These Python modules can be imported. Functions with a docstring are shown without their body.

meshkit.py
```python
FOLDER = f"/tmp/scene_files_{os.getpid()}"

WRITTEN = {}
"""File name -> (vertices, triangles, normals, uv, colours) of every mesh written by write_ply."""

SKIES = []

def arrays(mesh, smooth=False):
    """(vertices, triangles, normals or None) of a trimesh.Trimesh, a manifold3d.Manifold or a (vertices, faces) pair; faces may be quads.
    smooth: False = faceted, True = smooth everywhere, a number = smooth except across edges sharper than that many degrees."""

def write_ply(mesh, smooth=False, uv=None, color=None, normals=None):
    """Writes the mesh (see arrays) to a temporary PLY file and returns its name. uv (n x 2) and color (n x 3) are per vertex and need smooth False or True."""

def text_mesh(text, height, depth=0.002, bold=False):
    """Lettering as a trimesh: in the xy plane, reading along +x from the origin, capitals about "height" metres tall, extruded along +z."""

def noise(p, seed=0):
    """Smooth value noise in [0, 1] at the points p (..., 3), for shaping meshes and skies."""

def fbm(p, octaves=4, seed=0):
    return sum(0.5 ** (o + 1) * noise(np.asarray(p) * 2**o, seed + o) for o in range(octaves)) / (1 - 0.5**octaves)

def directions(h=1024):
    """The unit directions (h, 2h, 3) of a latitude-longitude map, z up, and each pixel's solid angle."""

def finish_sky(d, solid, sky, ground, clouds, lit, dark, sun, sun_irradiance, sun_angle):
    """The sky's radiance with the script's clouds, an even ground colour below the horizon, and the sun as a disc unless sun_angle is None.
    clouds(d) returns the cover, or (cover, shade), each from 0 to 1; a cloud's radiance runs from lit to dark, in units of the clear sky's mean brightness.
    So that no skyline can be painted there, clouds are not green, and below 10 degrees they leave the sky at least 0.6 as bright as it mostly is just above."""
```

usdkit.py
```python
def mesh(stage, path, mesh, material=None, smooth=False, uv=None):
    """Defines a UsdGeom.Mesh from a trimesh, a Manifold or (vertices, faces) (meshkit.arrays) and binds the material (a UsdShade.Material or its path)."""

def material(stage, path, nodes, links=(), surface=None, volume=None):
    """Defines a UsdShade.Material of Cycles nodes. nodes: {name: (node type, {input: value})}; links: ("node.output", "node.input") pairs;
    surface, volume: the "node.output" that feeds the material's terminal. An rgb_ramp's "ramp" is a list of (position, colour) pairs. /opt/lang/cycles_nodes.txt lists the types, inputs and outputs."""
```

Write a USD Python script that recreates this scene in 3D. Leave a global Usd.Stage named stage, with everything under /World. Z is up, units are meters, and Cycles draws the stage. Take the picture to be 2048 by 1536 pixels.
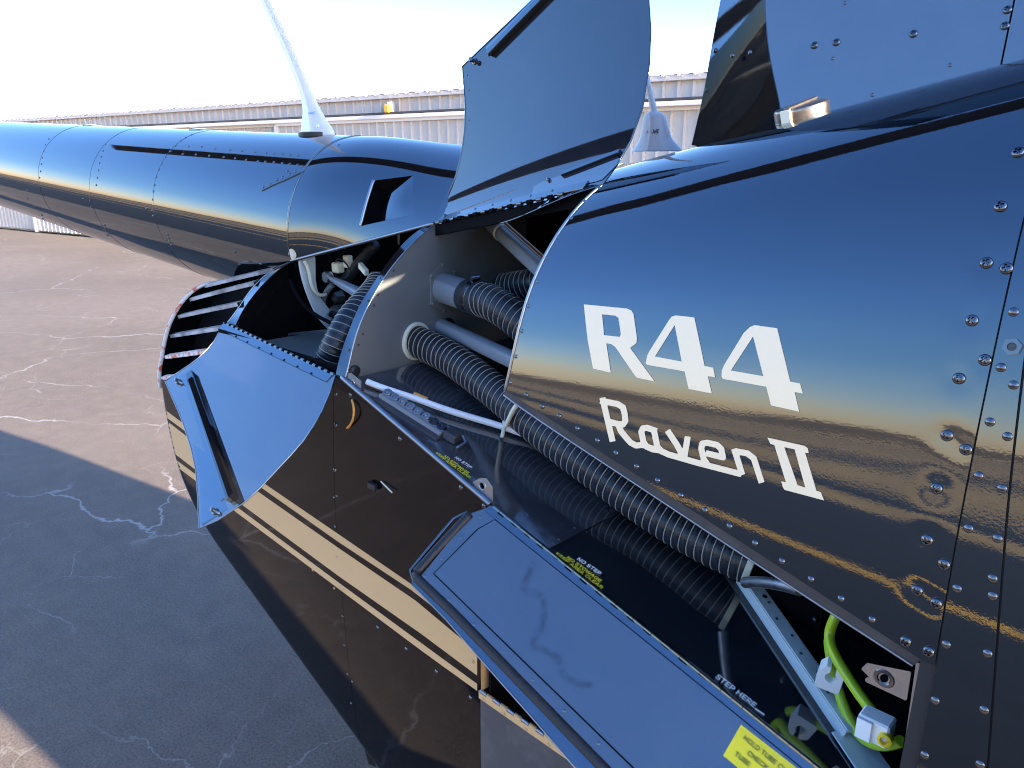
import math, random
import numpy as np
import trimesh, usdkit, meshkit
from scipy.spatial import Delaunay
from shapely.geometry import Polygon, LineString, Point, MultiPolygon
from shapely import contains_xy
from shapely.ops import unary_union
from pxr import Usd, UsdGeom, UsdLux, UsdShade, Gf, Sdf, Vt

stage = Usd.Stage.CreateInMemory()
UsdGeom.SetStageUpAxis(stage, UsdGeom.Tokens.z)
UsdGeom.SetStageMetersPerUnit(stage, 1.0)
world = UsdGeom.Xform.Define(stage, '/World')
stage.SetDefaultPrim(world.GetPrim())
UsdGeom.Scope.Define(stage, '/World/Looks')
rnd = random.Random(7)
PI = math.pi

# ------------------------------------------------------------------ camera, sky, sun, exposure
EYE = 1.6                     # eye height
YAW, PITCH, FPX = math.radians(52), math.radians(16.3), 1490.0
EXPOSURE = 2.5
SKY, SUN = 0.090, 1.2
SUN_EL, SUN_AZ = math.radians(16.5), math.radians(2.5)   # measured from +x towards +y

FL = np.array([-math.cos(YAW), math.sin(YAW), 0.0]); RT = np.array([math.sin(YAW), math.cos(YAW), 0.0]); ZU = np.array([0, 0, 1.0])
FW = FL * math.cos(PITCH) - ZU * math.sin(PITCH); CU = FL * math.sin(PITCH) + ZU * math.cos(PITCH); C0 = np.array([0, 0, EYE])
cam = UsdGeom.Camera.Define(stage, '/World/camera')
mtx = np.eye(4); mtx[0, :3] = RT; mtx[1, :3] = CU; mtx[2, :3] = -FW; mtx[3, :3] = C0
cam.AddTransformOp().Set(Gf.Matrix4d(*mtx.ravel().tolist()))
cam.CreateHorizontalApertureAttr(36.0); cam.CreateVerticalApertureAttr(27.0)
cam.CreateFocalLengthAttr(36.0 * FPX / 2048); cam.CreateClippingRangeAttr(Gf.Vec2f(0.02, 5000))
cam.CreateExposureAttr(EXPOSURE)

sdir = np.array([math.cos(SUN_AZ) * math.cos(SUN_EL), math.sin(SUN_AZ) * math.cos(SUN_EL), math.sin(SUN_EL)])
skymat = usdkit.material(stage, '/World/Looks/sky_air', {
    'sky': ('sky_texture', {'sky_type': 'single_scattering', 'sun_disc': False, 'sun_elevation': SUN_EL, 'sun_rotation': math.atan2(sdir[0], sdir[1]),
                            'altitude': 300.0, 'air_density': 1.2, 'aerosol_density': 1.3, 'ozone_density': 3.0}),
    # cool white balance overhead, warm dusty air low over the whole horizon
    'tc': ('texture_coordinate', {}), 'xyz': ('separate_xyz', {}),
    'hr': ('rgb_ramp', {'ramp': [(0.0, (1.72, 1.20, 1.04)), (0.04, (1.48, 1.10, 1.04)), (0.10, (1.14, 1.0, 1.06)), (0.20, (0.76, 0.89, 1.08)), (0.4, (0.78, 0.98, 1.32)), (1.0, (0.74, 0.98, 1.42))]}),
    'wb': ('mix', {'mix_type': 'multiply', 'fac': 1.0}),
    'bg': ('background_shader', {'strength': SKY})}, [('tc.generated', 'xyz.vector'), ('xyz.z', 'hr.fac'), ('sky.color', 'wb.color1'), ('hr.color', 'wb.color2'), ('wb.color', 'bg.color')], surface='bg.background')
dome = UsdLux.DomeLight.Define(stage, '/World/sky')
UsdShade.MaterialBindingAPI.Apply(dome.GetPrim()).Bind(skymat)
dome.GetPrim().SetCustomDataByKey('kind', 'structure')
sun = UsdLux.DistantLight.Define(stage, '/World/sun')
sun.CreateIntensityAttr(SUN); sun.CreateAngleAttr(0.5); sun.CreateNormalizeAttr(True); sun.CreateColorAttr(Gf.Vec3f(1.0, 0.86, 0.68))
za = sdir; xa = np.cross(ZU, za); xa /= np.linalg.norm(xa); ya = np.cross(za, xa)
m4 = np.eye(4); m4[0, :3] = xa; m4[1, :3] = ya; m4[2, :3] = za
sun.AddTransformOp().Set(Gf.Matrix4d(*m4.ravel().tolist()))

# ------------------------------------------------------------------ materials
def mat(name, color, rough=0.4, metal=0.0, ior=1.5, noise=None, bump=None, extra=None, coat=None):
    n = {'p': ('principled_bsdf', {'base_color': color, 'roughness': rough, 'metallic': metal, 'ior': ior, **(extra or {})})}
    l = []
    if noise or bump:
        n['tc'] = ('geometry', {})
    if noise:                          # (scale, second colour, low, high)
        n['no'] = ('noise_texture', {'scale': noise[0], 'detail': 5.0, 'roughness': 0.6})
        n['ra'] = ('rgb_ramp', {'ramp': [(noise[2], color), (noise[3], noise[1])]})
        l += [('tc.position', 'no.vector'), ('no.fac', 'ra.fac'), ('ra.color', 'p.base_color')]
        if len(noise) > 4:
            n['rr'] = ('map_range', {'clamp': True, 'from_min': noise[2], 'from_max': noise[3], 'to_min': rough, 'to_max': noise[4]})
            l += [('no.fac', 'rr.value'), ('rr.result', 'p.roughness')]
    if bump:                           # (scale, strength, distance)
        n['bn'] = ('noise_texture', {'scale': bump[0], 'detail': 2.0})
        n['bu'] = ('bump', {'strength': bump[1], 'distance': bump[2]})
        l += [('tc.position', 'bn.vector'), ('bn.fac', 'bu.height'), ('bu.normal', 'p.normal')]
    return usdkit.material(stage, '/World/Looks/' + name, n, l, surface='p.BSDF')

BLK = (0.0012, 0.0014, 0.002)
M = {}
M['black'] = mat('black_gloss_paint', BLK, 0.02, ior=2.4, noise=(1500, (0.02, 0.021, 0.023), 0.72, 0.80), bump=(420, 0.03, 0.0005), extra={'specular_tint': (0.76, 0.89, 1.0)})
M['black_in'] = mat('black_door_paint', (0.004, 0.005, 0.008), 0.025, ior=3.1, noise=(14, (0.007, 0.008, 0.011), 0.45, 0.8, 0.06), bump=(60, 0.008, 0.0006), extra={'specular_tint': (0.72, 0.88, 1.0)})
M['black_dim'] = mat('black_paint_dimmed_reflection', BLK, 0.03, ior=1.32, noise=(1500, (0.02, 0.021, 0.023), 0.72, 0.80), bump=(300, 0.03, 0.0006))  # same black paint, its ground reflection dimmed by a lower ior
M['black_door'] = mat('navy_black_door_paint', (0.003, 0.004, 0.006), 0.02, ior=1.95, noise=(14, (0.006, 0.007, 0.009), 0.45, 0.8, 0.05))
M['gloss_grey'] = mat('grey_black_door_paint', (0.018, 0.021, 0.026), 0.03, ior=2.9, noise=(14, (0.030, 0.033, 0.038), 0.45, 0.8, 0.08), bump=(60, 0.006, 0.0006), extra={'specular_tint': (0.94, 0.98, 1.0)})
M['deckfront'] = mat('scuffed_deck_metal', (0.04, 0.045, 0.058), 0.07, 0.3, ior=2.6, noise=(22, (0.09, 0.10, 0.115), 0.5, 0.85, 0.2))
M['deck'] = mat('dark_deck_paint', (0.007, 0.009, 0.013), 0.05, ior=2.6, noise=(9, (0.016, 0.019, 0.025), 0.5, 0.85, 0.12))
M['gold'] = mat('gold_stripe_paint', (0.46, 0.30, 0.145), 0.14, ior=1.45)
M['cream'] = mat('cream_lettering', (0.72, 0.57, 0.37), 0.2)
M['grey'] = mat('grey_primer_panel', (0.14, 0.145, 0.143), 0.28, noise=(6, (0.165, 0.168, 0.163), 0.4, 0.7), ior=1.45)
M['darkgrey'] = mat('dark_grey_panel', (0.035, 0.036, 0.04), 0.3, noise=(25, (0.055, 0.055, 0.058), 0.5, 0.75))
M['tubegrey'] = mat('grey_tube_paint', (0.17, 0.19, 0.21), 0.25)
M['alu'] = mat('worn_aluminium', (0.42, 0.43, 0.45), 0.3, 1.0, noise=(60, (0.28, 0.29, 0.31), 0.4, 0.75, 0.45))
M['edge'] = mat('polished_edge_metal', (0.34, 0.35, 0.37), 0.3, 1.0)
M['steel'] = mat('bright_steel', (0.17, 0.175, 0.19), 0.18, 1.0)
M['rubber'] = mat('black_rubber', (0.012, 0.012, 0.014), 0.5, noise=(300, (0.03, 0.028, 0.026), 0.5, 0.8), bump=(300, 0.4, 0.002))
M['hose'] = mat('black_hose_fabric', (0.008, 0.009, 0.012), 0.35, noise=(180, (0.028, 0.03, 0.036), 0.6, 0.85), bump=(250, 0.3, 0.002))
M['wire'] = mat('cream_hose_wire', (0.34, 0.31, 0.265), 0.5)
M['white'] = mat('white_plastic', (0.78, 0.79, 0.78), 0.35)
M['antenna'] = mat('white_antenna_paint', (0.72, 0.72, 0.75), 0.35)
M['ivory'] = mat('ivory_plastic', (0.72, 0.68, 0.52), 0.4)
M['beam'] = mat('pale_beam_paint', (0.50, 0.56, 0.56), 0.35, noise=(30, (0.42, 0.47, 0.47), 0.5, 0.8))
M['green'] = mat('green_vinyl_tube', (0.28, 0.42, 0.02), 0.2, extra={'subsurface_weight': 0.2, 'subsurface_radius': (0.01, 0.01, 0.002)})
M['yellow'] = mat('yellow_plastic', (0.80, 0.58, 0.01), 0.35)
M['placard'] = mat('yellow_placard', (0.86, 0.70, 0.02), 0.3)
M['ytext'] = mat('yellow_lettering', (0.75, 0.66, 0.03), 0.4)
M['wtext'] = mat('white_lettering', (0.78, 0.79, 0.78), 0.4)
M['ktext'] = mat('dark_lettering', (0.03, 0.025, 0.01), 0.4)
M['copper'] = mat('copper_highlight_and_pipe_end', (0.72, 0.36, 0.2), 0.25, 1.0)
M['orange'] = mat('orange_strap', (0.62, 0.28, 0.05), 0.4)
M['red_lit_and_mark'] = mat('red_white_lit_edge_and_mark', (0.62, 0.62, 0.6), 0.4, noise=(45, (0.55, 0.10, 0.03), 0.5, 0.6))  # light on the grille edges painted as red and white; also decal mark
M['slat'] = mat('mottled_grey_slat', (0.36, 0.37, 0.39), 0.25, noise=(9, (0.10, 0.10, 0.11), 0.42, 0.62))  # mid grey mottled with darker grey
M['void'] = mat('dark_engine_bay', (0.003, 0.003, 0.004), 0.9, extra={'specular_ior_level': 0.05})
M['cap'] = mat('brushed_cap_metal', (0.40, 0.33, 0.27), 0.3, 1.0, noise=(150, (0.26, 0.21, 0.17), 0.4, 0.7))
M['seam'] = mat('dark_seam_sealant', (0.006, 0.006, 0.008), 0.5)
M['clear'] = usdkit.material(stage, '/World/Looks/clear_tube', {'p': ('principled_bsdf', {'base_color': (0.8, 0.83, 0.82), 'roughness': 0.15, 'transmission_weight': 0.35})}, [], surface='p.BSDF')

# asphalt: dark seal coat, aggregate speckle, pale hairline cracks
M['asphalt'] = usdkit.material(stage, '/World/Looks/cracked_asphalt', {
    'g': ('geometry', {}),
    'n1': ('noise_texture', {'scale': 0.35, 'detail': 5.0, 'roughness': 0.6}),
    'n2': ('noise_texture', {'scale': 130.0, 'detail': 3.0, 'roughness': 0.75}),
    'n2b': ('noise_texture', {'scale': 9.0, 'detail': 6.0, 'roughness': 0.65}),
    'base': ('rgb_ramp', {'ramp': [(0.25, (0.116, 0.089, 0.069)), (0.5, (0.148, 0.114, 0.089)), (0.75, (0.175, 0.137, 0.109))]}),
    'mulr': ('rgb_ramp', {'ramp': [(0.28, (0.45, 0.45, 0.46)), (0.5, (0.95, 0.95, 0.95)), (0.72, (1.45, 1.42, 1.40))]}),
    'mulb': ('rgb_ramp', {'ramp': [(0.25, (0.82, 0.82, 0.83)), (0.75, (1.15, 1.15, 1.15))]}),
    'm1': ('mix', {'mix_type': 'multiply', 'fac': 1.0}),
    'm1b': ('mix', {'mix_type': 'multiply', 'fac': 1.0}),
    'wn': ('noise_texture', {'scale': 3.0, 'detail': 5.0, 'roughness': 0.6}),
    'wsub': ('vector_math', {'math_type': 'subtract', 'vector2': (0.5, 0.5, 0.5)}),
    'wsc': ('vector_math', {'math_type': 'scale', 'scale': 0.34}),
    'wadd': ('vector_math', {'math_type': 'add'}),
    'flat': ('vector_math', {'math_type': 'multiply', 'vector2': (1.0, 1.0, 0.0)}),
    'v1': ('voronoi_texture', {'dimensions': '3D', 'feature': 'distance_to_edge', 'scale': 0.62}),
    'c1': ('map_range', {'clamp': True, 'from_min': 0.0012, 'from_max': 0.0058, 'to_min': 1.0, 'to_max': 0.0}),
    'cm': ('noise_texture', {'scale': 0.9, 'detail': 3.0}),
    'cmr': ('map_range', {'clamp': True, 'from_min': 0.44, 'from_max': 0.58, 'to_min': 0.0, 'to_max': 1.0}),
    'cmul': ('math', {'math_type': 'multiply'}),
    'v2': ('voronoi_texture', {'dimensions': '3D', 'feature': 'distance_to_edge', 'scale': 1.9}),
    'c2': ('map_range', {'clamp': True, 'from_min': 0.0012, 'from_max': 0.0068, 'to_min': 0.6, 'to_max': 0.0}),
    'cm2': ('noise_texture', {'scale': 1.7, 'detail': 3.0}),
    'cmr2': ('map_range', {'clamp': True, 'from_min': 0.50, 'from_max': 0.62, 'to_min': 0.0, 'to_max': 1.0}),
    'cmul2': ('math', {'math_type': 'multiply'}),
    'cmax': ('math', {'math_type': 'maximum'}),
    'cs': ('math', {'math_type': 'multiply', 'value2': 0.75}),
    'mixc': ('mix', {'mix_type': 'mix', 'color2': (0.40, 0.375, 0.35)}),
    'bu': ('bump', {'strength': 0.8, 'distance': 0.006}),
    'p': ('principled_bsdf', {'roughness': 0.75})},
    [('g.position', 'n1.vector'), ('g.position', 'n2.vector'), ('g.position', 'n2b.vector'), ('n1.fac', 'base.fac'), ('n2.fac', 'mulr.fac'), ('n2b.fac', 'mulb.fac'),
     ('base.color', 'm1.color1'), ('mulr.color', 'm1.color2'), ('m1.color', 'm1b.color1'), ('mulb.color', 'm1b.color2'),
     ('g.position', 'wn.vector'), ('wn.color', 'wsub.vector1'), ('wsub.vector', 'wsc.vector1'), ('g.position', 'wadd.vector1'), ('wsc.vector', 'wadd.vector2'),
     ('wadd.vector', 'flat.vector1'), ('flat.vector', 'v1.vector'), ('flat.vector', 'v2.vector'), ('v1.distance', 'c1.value'), ('v2.distance', 'c2.value'),
     ('g.position', 'cm.vector'), ('cm.fac', 'cmr.value'), ('c1.result', 'cmul.value1'), ('cmr.result', 'cmul.value2'),
     ('g.position', 'cm2.vector'), ('cm2.fac', 'cmr2.value'), ('c2.result', 'cmul2.value1'), ('cmr2.result', 'cmul2.value2'),
     ('cmul.value', 'cmax.value1'), ('cmul2.value', 'cmax.value2'), ('cmax.value', 'cs.value1'), ('cs.value', 'mixc.fac'), ('m1b.color', 'mixc.color1'), ('mixc.color', 'p.base_color'),
     ('n2.fac', 'bu.height'), ('bu.normal', 'p.normal')], surface='p.BSDF')
M['reflection_dark'] = mat('added_dark_reflection_ground', (0.013, 0.0118, 0.0115), 0.7, noise=(3.0, (0.019, 0.017, 0.0165), 0.35, 0.7))  # dark colour of the added sheet that the paint reflects
M['grass'] = mat('dry_grass', (0.42, 0.25, 0.09), 0.9, noise=(0.5, (0.22, 0.13, 0.055), 0.35, 0.7))
M['taxiline'] = mat('yellow_taxi_paint', (0.72, 0.36, 0.04), 0.6, noise=(8, (0.35, 0.2, 0.05), 0.5, 0.75))
M['hill'] = mat('brown_hills', (0.12, 0.08, 0.05), 0.95, noise=(0.03, (0.07, 0.055, 0.04), 0.4, 0.65))
M['siding'] = mat('white_metal_siding', (0.62, 0.59, 0.56), 0.4, noise=(1.5, (0.57, 0.54, 0.51), 0.4, 0.7))
M['doorwhite'] = mat('white_hangar_door', (0.57, 0.54, 0.50), 0.4, noise=(1.2, (0.52, 0.49, 0.45), 0.4, 0.7))
M['trim'] = mat('pale_trim', (0.70, 0.67, 0.64), 0.4)
M['track'] = mat('dark_door_track', (0.05, 0.048, 0.045), 0.5)
M['marking'] = mat('blue_marking', (0.15, 0.35, 0.6), 0.4)
M['amber'] = mat('amber_lamp_glass', (0.75, 0.36, 0.04), 0.2)
M['glass'] = mat('dark_window_glass', (0.01, 0.012, 0.014), 0.03, ior=1.5)

# ------------------------------------------------------------------ helpers
unit = lambda a: np.asarray(a, float) / np.linalg.norm(a)
V = lambda *a: np.array(a, float)
NAMES = {}
HELI = '/World/helicopter'
ORIGIN = V(0.0, 1.25, 0.0)                     # base of the helicopter

def free(parent, name):
    k = NAMES.get((parent, name), 0); NAMES[(parent, name)] = k + 1
    return f'{parent}/{name}' + (f'_{k:03d}' if k else '')

def put(name, v, f, material, parent='/World', n=None, smooth=False, label=None, cat=None, group=None, kind=None):
    """one Mesh prim; points are given in world space, stored relative to the thing they belong to"""
    parent = parent if isinstance(parent, str) else str(parent.GetPath())
    v = np.asarray(v, float); f = np.asarray(f, int)
    if parent.startswith(HELI): v = v - ORIGIN
    path = free(parent, name)
    if n is None:
        m = usdkit.mesh(stage, path, (v, f), M[material], smooth=smooth)
    else:
        m = usdkit.mesh(stage, path, (v, f), M[material])
        m.CreateNormalsAttr(Vt.Vec3fArray.FromNumpy(np.asarray(n, np.float32))); m.SetNormalsInterpolation('vertex')
    p = m.GetPrim()
    for k, val in (('label', label), ('category', cat), ('group', group), ('kind', kind)):
        if val: p.SetCustomDataByKey(k, val)
    return p

def thing(name, label, cat, loc=(0, 0, 0)):
    x = UsdGeom.Xform.Define(stage, free('/World', name)); x.AddTranslateOp().Set(Gf.Vec3d(*map(float, loc)))
    p = x.GetPrim(); p.SetCustomDataByKey('label', label); p.SetCustomDataByKey('category', cat)
    return p

def ray(u, v):
    u, v = np.asarray(u, float), np.asarray(v, float)
    return FW * FPX + (u - 1024)[..., None] * RT + (768 - v)[..., None] * CU

def on_plane(u, v, P, n):
    d = ray(u, v); return C0 + d * (np.dot(np.asarray(P) - C0, n) / (d @ n))[..., None]

def on_x(u, v, x): return on_plane(np.asarray(u, float), np.asarray(v, float), V(x, 0, 0), V(1.0, 0, 0))

def on_mesh(uv, mesh):
    """point and normal where the sight line through each pixel meets the mesh (v, f, n)"""
    v, f, n = mesh
    uv = np.atleast_2d(np.asarray(uv, float)); D = ray(uv[:, 0], uv[:, 1]); D /= np.linalg.norm(D, axis=1)[:, None]
    a, e1, e2 = v[f[:, 0]], v[f[:, 1]] - v[f[:, 0]], v[f[:, 2]] - v[f[:, 0]]
    T = C0 - a; Q = np.cross(T, e1); e2q = np.einsum('ij,ij->i', e2, Q)
    P_out, N_out = np.full((len(uv), 3), np.nan), np.zeros((len(uv), 3))
    for i, d in enumerate(D):
        p = np.cross(d, e2); det = np.einsum('ij,ij->i', e1, p); det = np.where(abs(det) < 1e-14, 1e-14, det)
        uu = np.einsum('ij,ij->i', T, p) / det; vv = (Q @ d) / det; t = e2q / det
        ok = (uu >= -1e-4) & (vv >= -1e-4) & (uu + vv <= 1.0001) & (t > 0.05)
        if ok.any():
            k = np.argmin(np.where(ok, t, 1e9)); P_out[i] = C0 + d * t[k]
            w = V(1 - uu[k] - vv[k], uu[k], vv[k]); N_out[i] = unit(w @ n[f[k]]) if n is not None else unit(np.cross(e1[k], e2[k]))
            if N_out[i] @ d > 0: N_out[i] = -N_out[i]
    return P_out, N_out

def grid(P, flip=False):
    """P: (a, b, 3) grid -> vertices, triangles, smooth normals"""
    a, b = P.shape[:2]; idx = np.arange(a * b).reshape(a, b)
    q = np.stack([idx[:-1, :-1], idx[1:, :-1], idx[1:, 1:], idx[:-1, 1:]], -1).reshape(-1, 4)
    f = np.vstack([q[:, [0, 1, 2]], q[:, [0, 2, 3]]])
    du, dv = np.gradient(P, axis=0), np.gradient(P, axis=1)
    n = np.cross(du, dv); n /= np.maximum(np.linalg.norm(n, axis=2, keepdims=True), 1e-12); n = n.reshape(-1, 3)
    if flip: f, n = f[:, ::-1], -n
    return P.reshape(-1, 3), f, n

def shell(v, f, n, th):
    """thicken a sheet away from its normals, with a rim"""
    k = len(v); e = np.sort(np.vstack([f[:, [0, 1]], f[:, [1, 2]], f[:, [2, 0]]]), 1); raw = np.vstack([f[:, [0, 1]], f[:, [1, 2]], f[:, [2, 0]]])
    u, inv, cnt = np.unique(e, axis=0, return_inverse=True, return_counts=True); rim = raw[cnt[inv.ravel()] == 1]
    w = v - n * th
    rf = np.vstack([np.c_[rim[:, 0], rim[:, 0] + k, rim[:, 1] + k], np.c_[rim[:, 0], rim[:, 1] + k, rim[:, 1]]])
    return np.vstack([v, w]), np.vstack([f, f[:, ::-1] + k, rf]), np.vstack([n, -n])

def fill(poly, step, seed=1):
    """triangulate a shapely polygon with inner points: 2D vertices, triangles (counter-clockwise)"""
    pts = []
    def walk(ring):
        L = ring.length; k = max(8, int(L / step)); c = [np.array(ring.interpolate(L * i / k).coords[0]) for i in range(k)]
        return c + [np.array(q) for q in ring.coords[:-1]]
    for g in getattr(poly, 'geoms', [poly]):
        pts += walk(g.exterior)
        for h in g.interiors: pts += walk(h)
    x0, y0, x1, y1 = poly.bounds
    gx, gy = np.meshgrid(np.arange(x0, x1, step), np.arange(y0, y1, step * 0.87)); gx = gx + (np.arange(len(gx)) % 2)[:, None] * step / 2
    inner = poly.buffer(-step * 0.45); ok = contains_xy(inner, gx.ravel(), gy.ravel())
    p = np.vstack([np.array(pts), np.c_[gx.ravel(), gy.ravel()][ok]]); p = np.unique(np.round(p, 7), axis=0)
    t = Delaunay(p).simplices; c = p[t].mean(1)
    cr = np.cross(p[t[:, 1]] - p[t[:, 0]], p[t[:, 2]] - p[t[:, 0]])
    t = t[contains_xy(poly, c[:, 0], c[:, 1]) & (abs(cr) > 1e-12)]
    cr = np.cross(p[t[:, 1]] - p[t[:, 0]], p[t[:, 2]] - p[t[:, 0]]); t[cr < 0] = t[cr < 0][:, ::-1]
    return p, t

def decal(name, polys, surf, material, parent, lift=0.0006, step=9.0, label=None):
    """a painted film: pixel outlines carried onto the surface they are painted on"""
    poly = unary_union(polys) if isinstance(polys, list) else polys
    p, t = fill(poly, step); P, n = on_mesh(p, surf); ok = ~np.isnan(P[:, 0]); t = t[ok[t].all(1)]
    P = np.where(ok[:, None], P, 0) + n * lift
    fn = np.cross(P[t[:, 1]] - P[t[:, 0]], P[t[:, 2]] - P[t[:, 0]]); bad = np.einsum('ij,ij->i', fn, n[t[:, 0]]) < 0; t[bad] = t[bad][:, ::-1]
    used = np.unique(t); rm = -np.ones(len(P), int); rm[used] = np.arange(len(used))
    return put(name, P[used], rm[t], material, parent, n=n[used], label=label)

def frame_of(n, up=ZU):
    n = unit(n); x = np.cross(up, n); x = unit(x) if np.linalg.norm(x) > 1e-6 else V(1, 0, 0); return x, np.cross(n, x), n

def boxv(c, X, Y, Zv):
    """box with half-axis vectors"""
    s = np.array([[a, b, d] for a in (-1, 1) for b in (-1, 1) for d in (-1, 1)], float)
    v = np.asarray(c) + s @ np.array([X, Y, Zv]); h = trimesh.convex.convex_hull(v); return np.array(h.vertices), np.array(h.faces)

def bevelbox(c, X, Y, Zv, r=0.12):
    """box whose edges are chamfered by the fraction r of its shortest half axis"""
    X, Y, Zv = map(np.asarray, (X, Y, Zv)); L = [np.linalg.norm(a) for a in (X, Y, Zv)]; d = min(L) * r
    pts = []
    for k in range(3):
        for s in np.array([[a, b, e] for a in (-1, 1) for b in (-1, 1) for e in (-1, 1)], float):
            q = s.copy()
            for j in range(3):
                if j != k: q[j] *= 1 - d / L[j]
            pts.append(np.asarray(c) + q @ np.array([X, Y, Zv]))
    h = trimesh.convex.convex_hull(np.array(pts)); return np.array(h.vertices), np.array(h.faces)

def spline(P, k=60):
    from scipy.interpolate import CubicSpline
    P = np.asarray(P, float); t = np.r_[0, np.cumsum(np.linalg.norm(np.diff(P, axis=0), axis=1))]
    return CubicSpline(t, P)(np.linspace(0, t[-1], k))

def frames(path):
    T = np.gradient(path, axis=0); T /= np.linalg.norm(T, axis=1)[:, None]
    a = unit(np.cross(T[0], ZU if abs(T[0][2]) < 0.9 else V(1, 0, 0))); A = [a]
    for i in range(1, len(path)):
        a = a - T[i] * (a @ T[i]); a = unit(a); A.append(a)
    A = np.array(A); return T, A, np.cross(T, A)

def tube(path, r, k=16, caps=True):
    path = np.asarray(path, float); T, A, B = frames(path); r = np.broadcast_to(r, len(path))
    th = np.linspace(0, 2 * PI, k, endpoint=False)
    ring = np.cos(th)[None, :, None] * A[:, None] + np.sin(th)[None, :, None] * B[:, None]
    P = path[:, None] + ring * r[:, None, None]; m = len(path); idx = np.arange(m * k).reshape(m, k); nx = np.roll(idx, -1, 1)
    q = np.stack([idx[:-1], nx[:-1], nx[1:], idx[1:]], -1).reshape(-1, 4); f = np.vstack([q[:, [0, 1, 2]], q[:, [0, 2, 3]]]); v = P.reshape(-1, 3)
    if caps:
        f = np.vstack([f, np.c_[np.full(k, m * k), nx[0], idx[0]], np.c_[np.full(k, m * k + 1), idx[-1], nx[-1]]]); v = np.vstack([v, path[0], path[-1]])
    return v, f

def join(parts):
    vs, fs, o = [], [], 0
    for v, f in parts: vs.append(v); fs.append(np.asarray(f) + o); o += len(v)
    return np.vstack(vs), np.vstack(fs)

def lathe(prof, c, n, k=20):
    """prof: (radius, height) along the axis n"""
    X, Y, n = frame_of(n); th = np.linspace(0, 2 * PI, k, endpoint=False); prof = np.asarray(prof, float)
    P = np.asarray(c) + prof[:, 0][:, None, None] * (np.cos(th)[:, None] * X + np.sin(th)[:, None] * Y)[None] + prof[:, 1][:, None, None] * n
    m = len(prof); idx = np.arange(m * k).reshape(m, k); nx = np.roll(idx, -1, 1)
    q = np.stack([idx[:-1], nx[:-1], nx[1:], idx[1:]], -1).reshape(-1, 4); f = np.vstack([q[:, [0, 1, 2]], q[:, [0, 2, 3]]]); v = P.reshape(-1, 3)
    a = v[f]; keep = np.linalg.norm(np.cross(a[:, 1] - a[:, 0], a[:, 2] - a[:, 0]), axis=1) > 1e-13
    return v, f[keep]

def rivet(P, n, parent, r=0.0032, material='black', name='rivet', h=0.6, k=8):
    v, f = lathe([(r, -0.0008), (r, r * 0.1), (r * 0.86, r * h * 0.55), (r * 0.5, r * h * 0.9), (0.0, r * h)], P, n, k)
    return put(name, v, f, material, parent, smooth=50)

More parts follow.
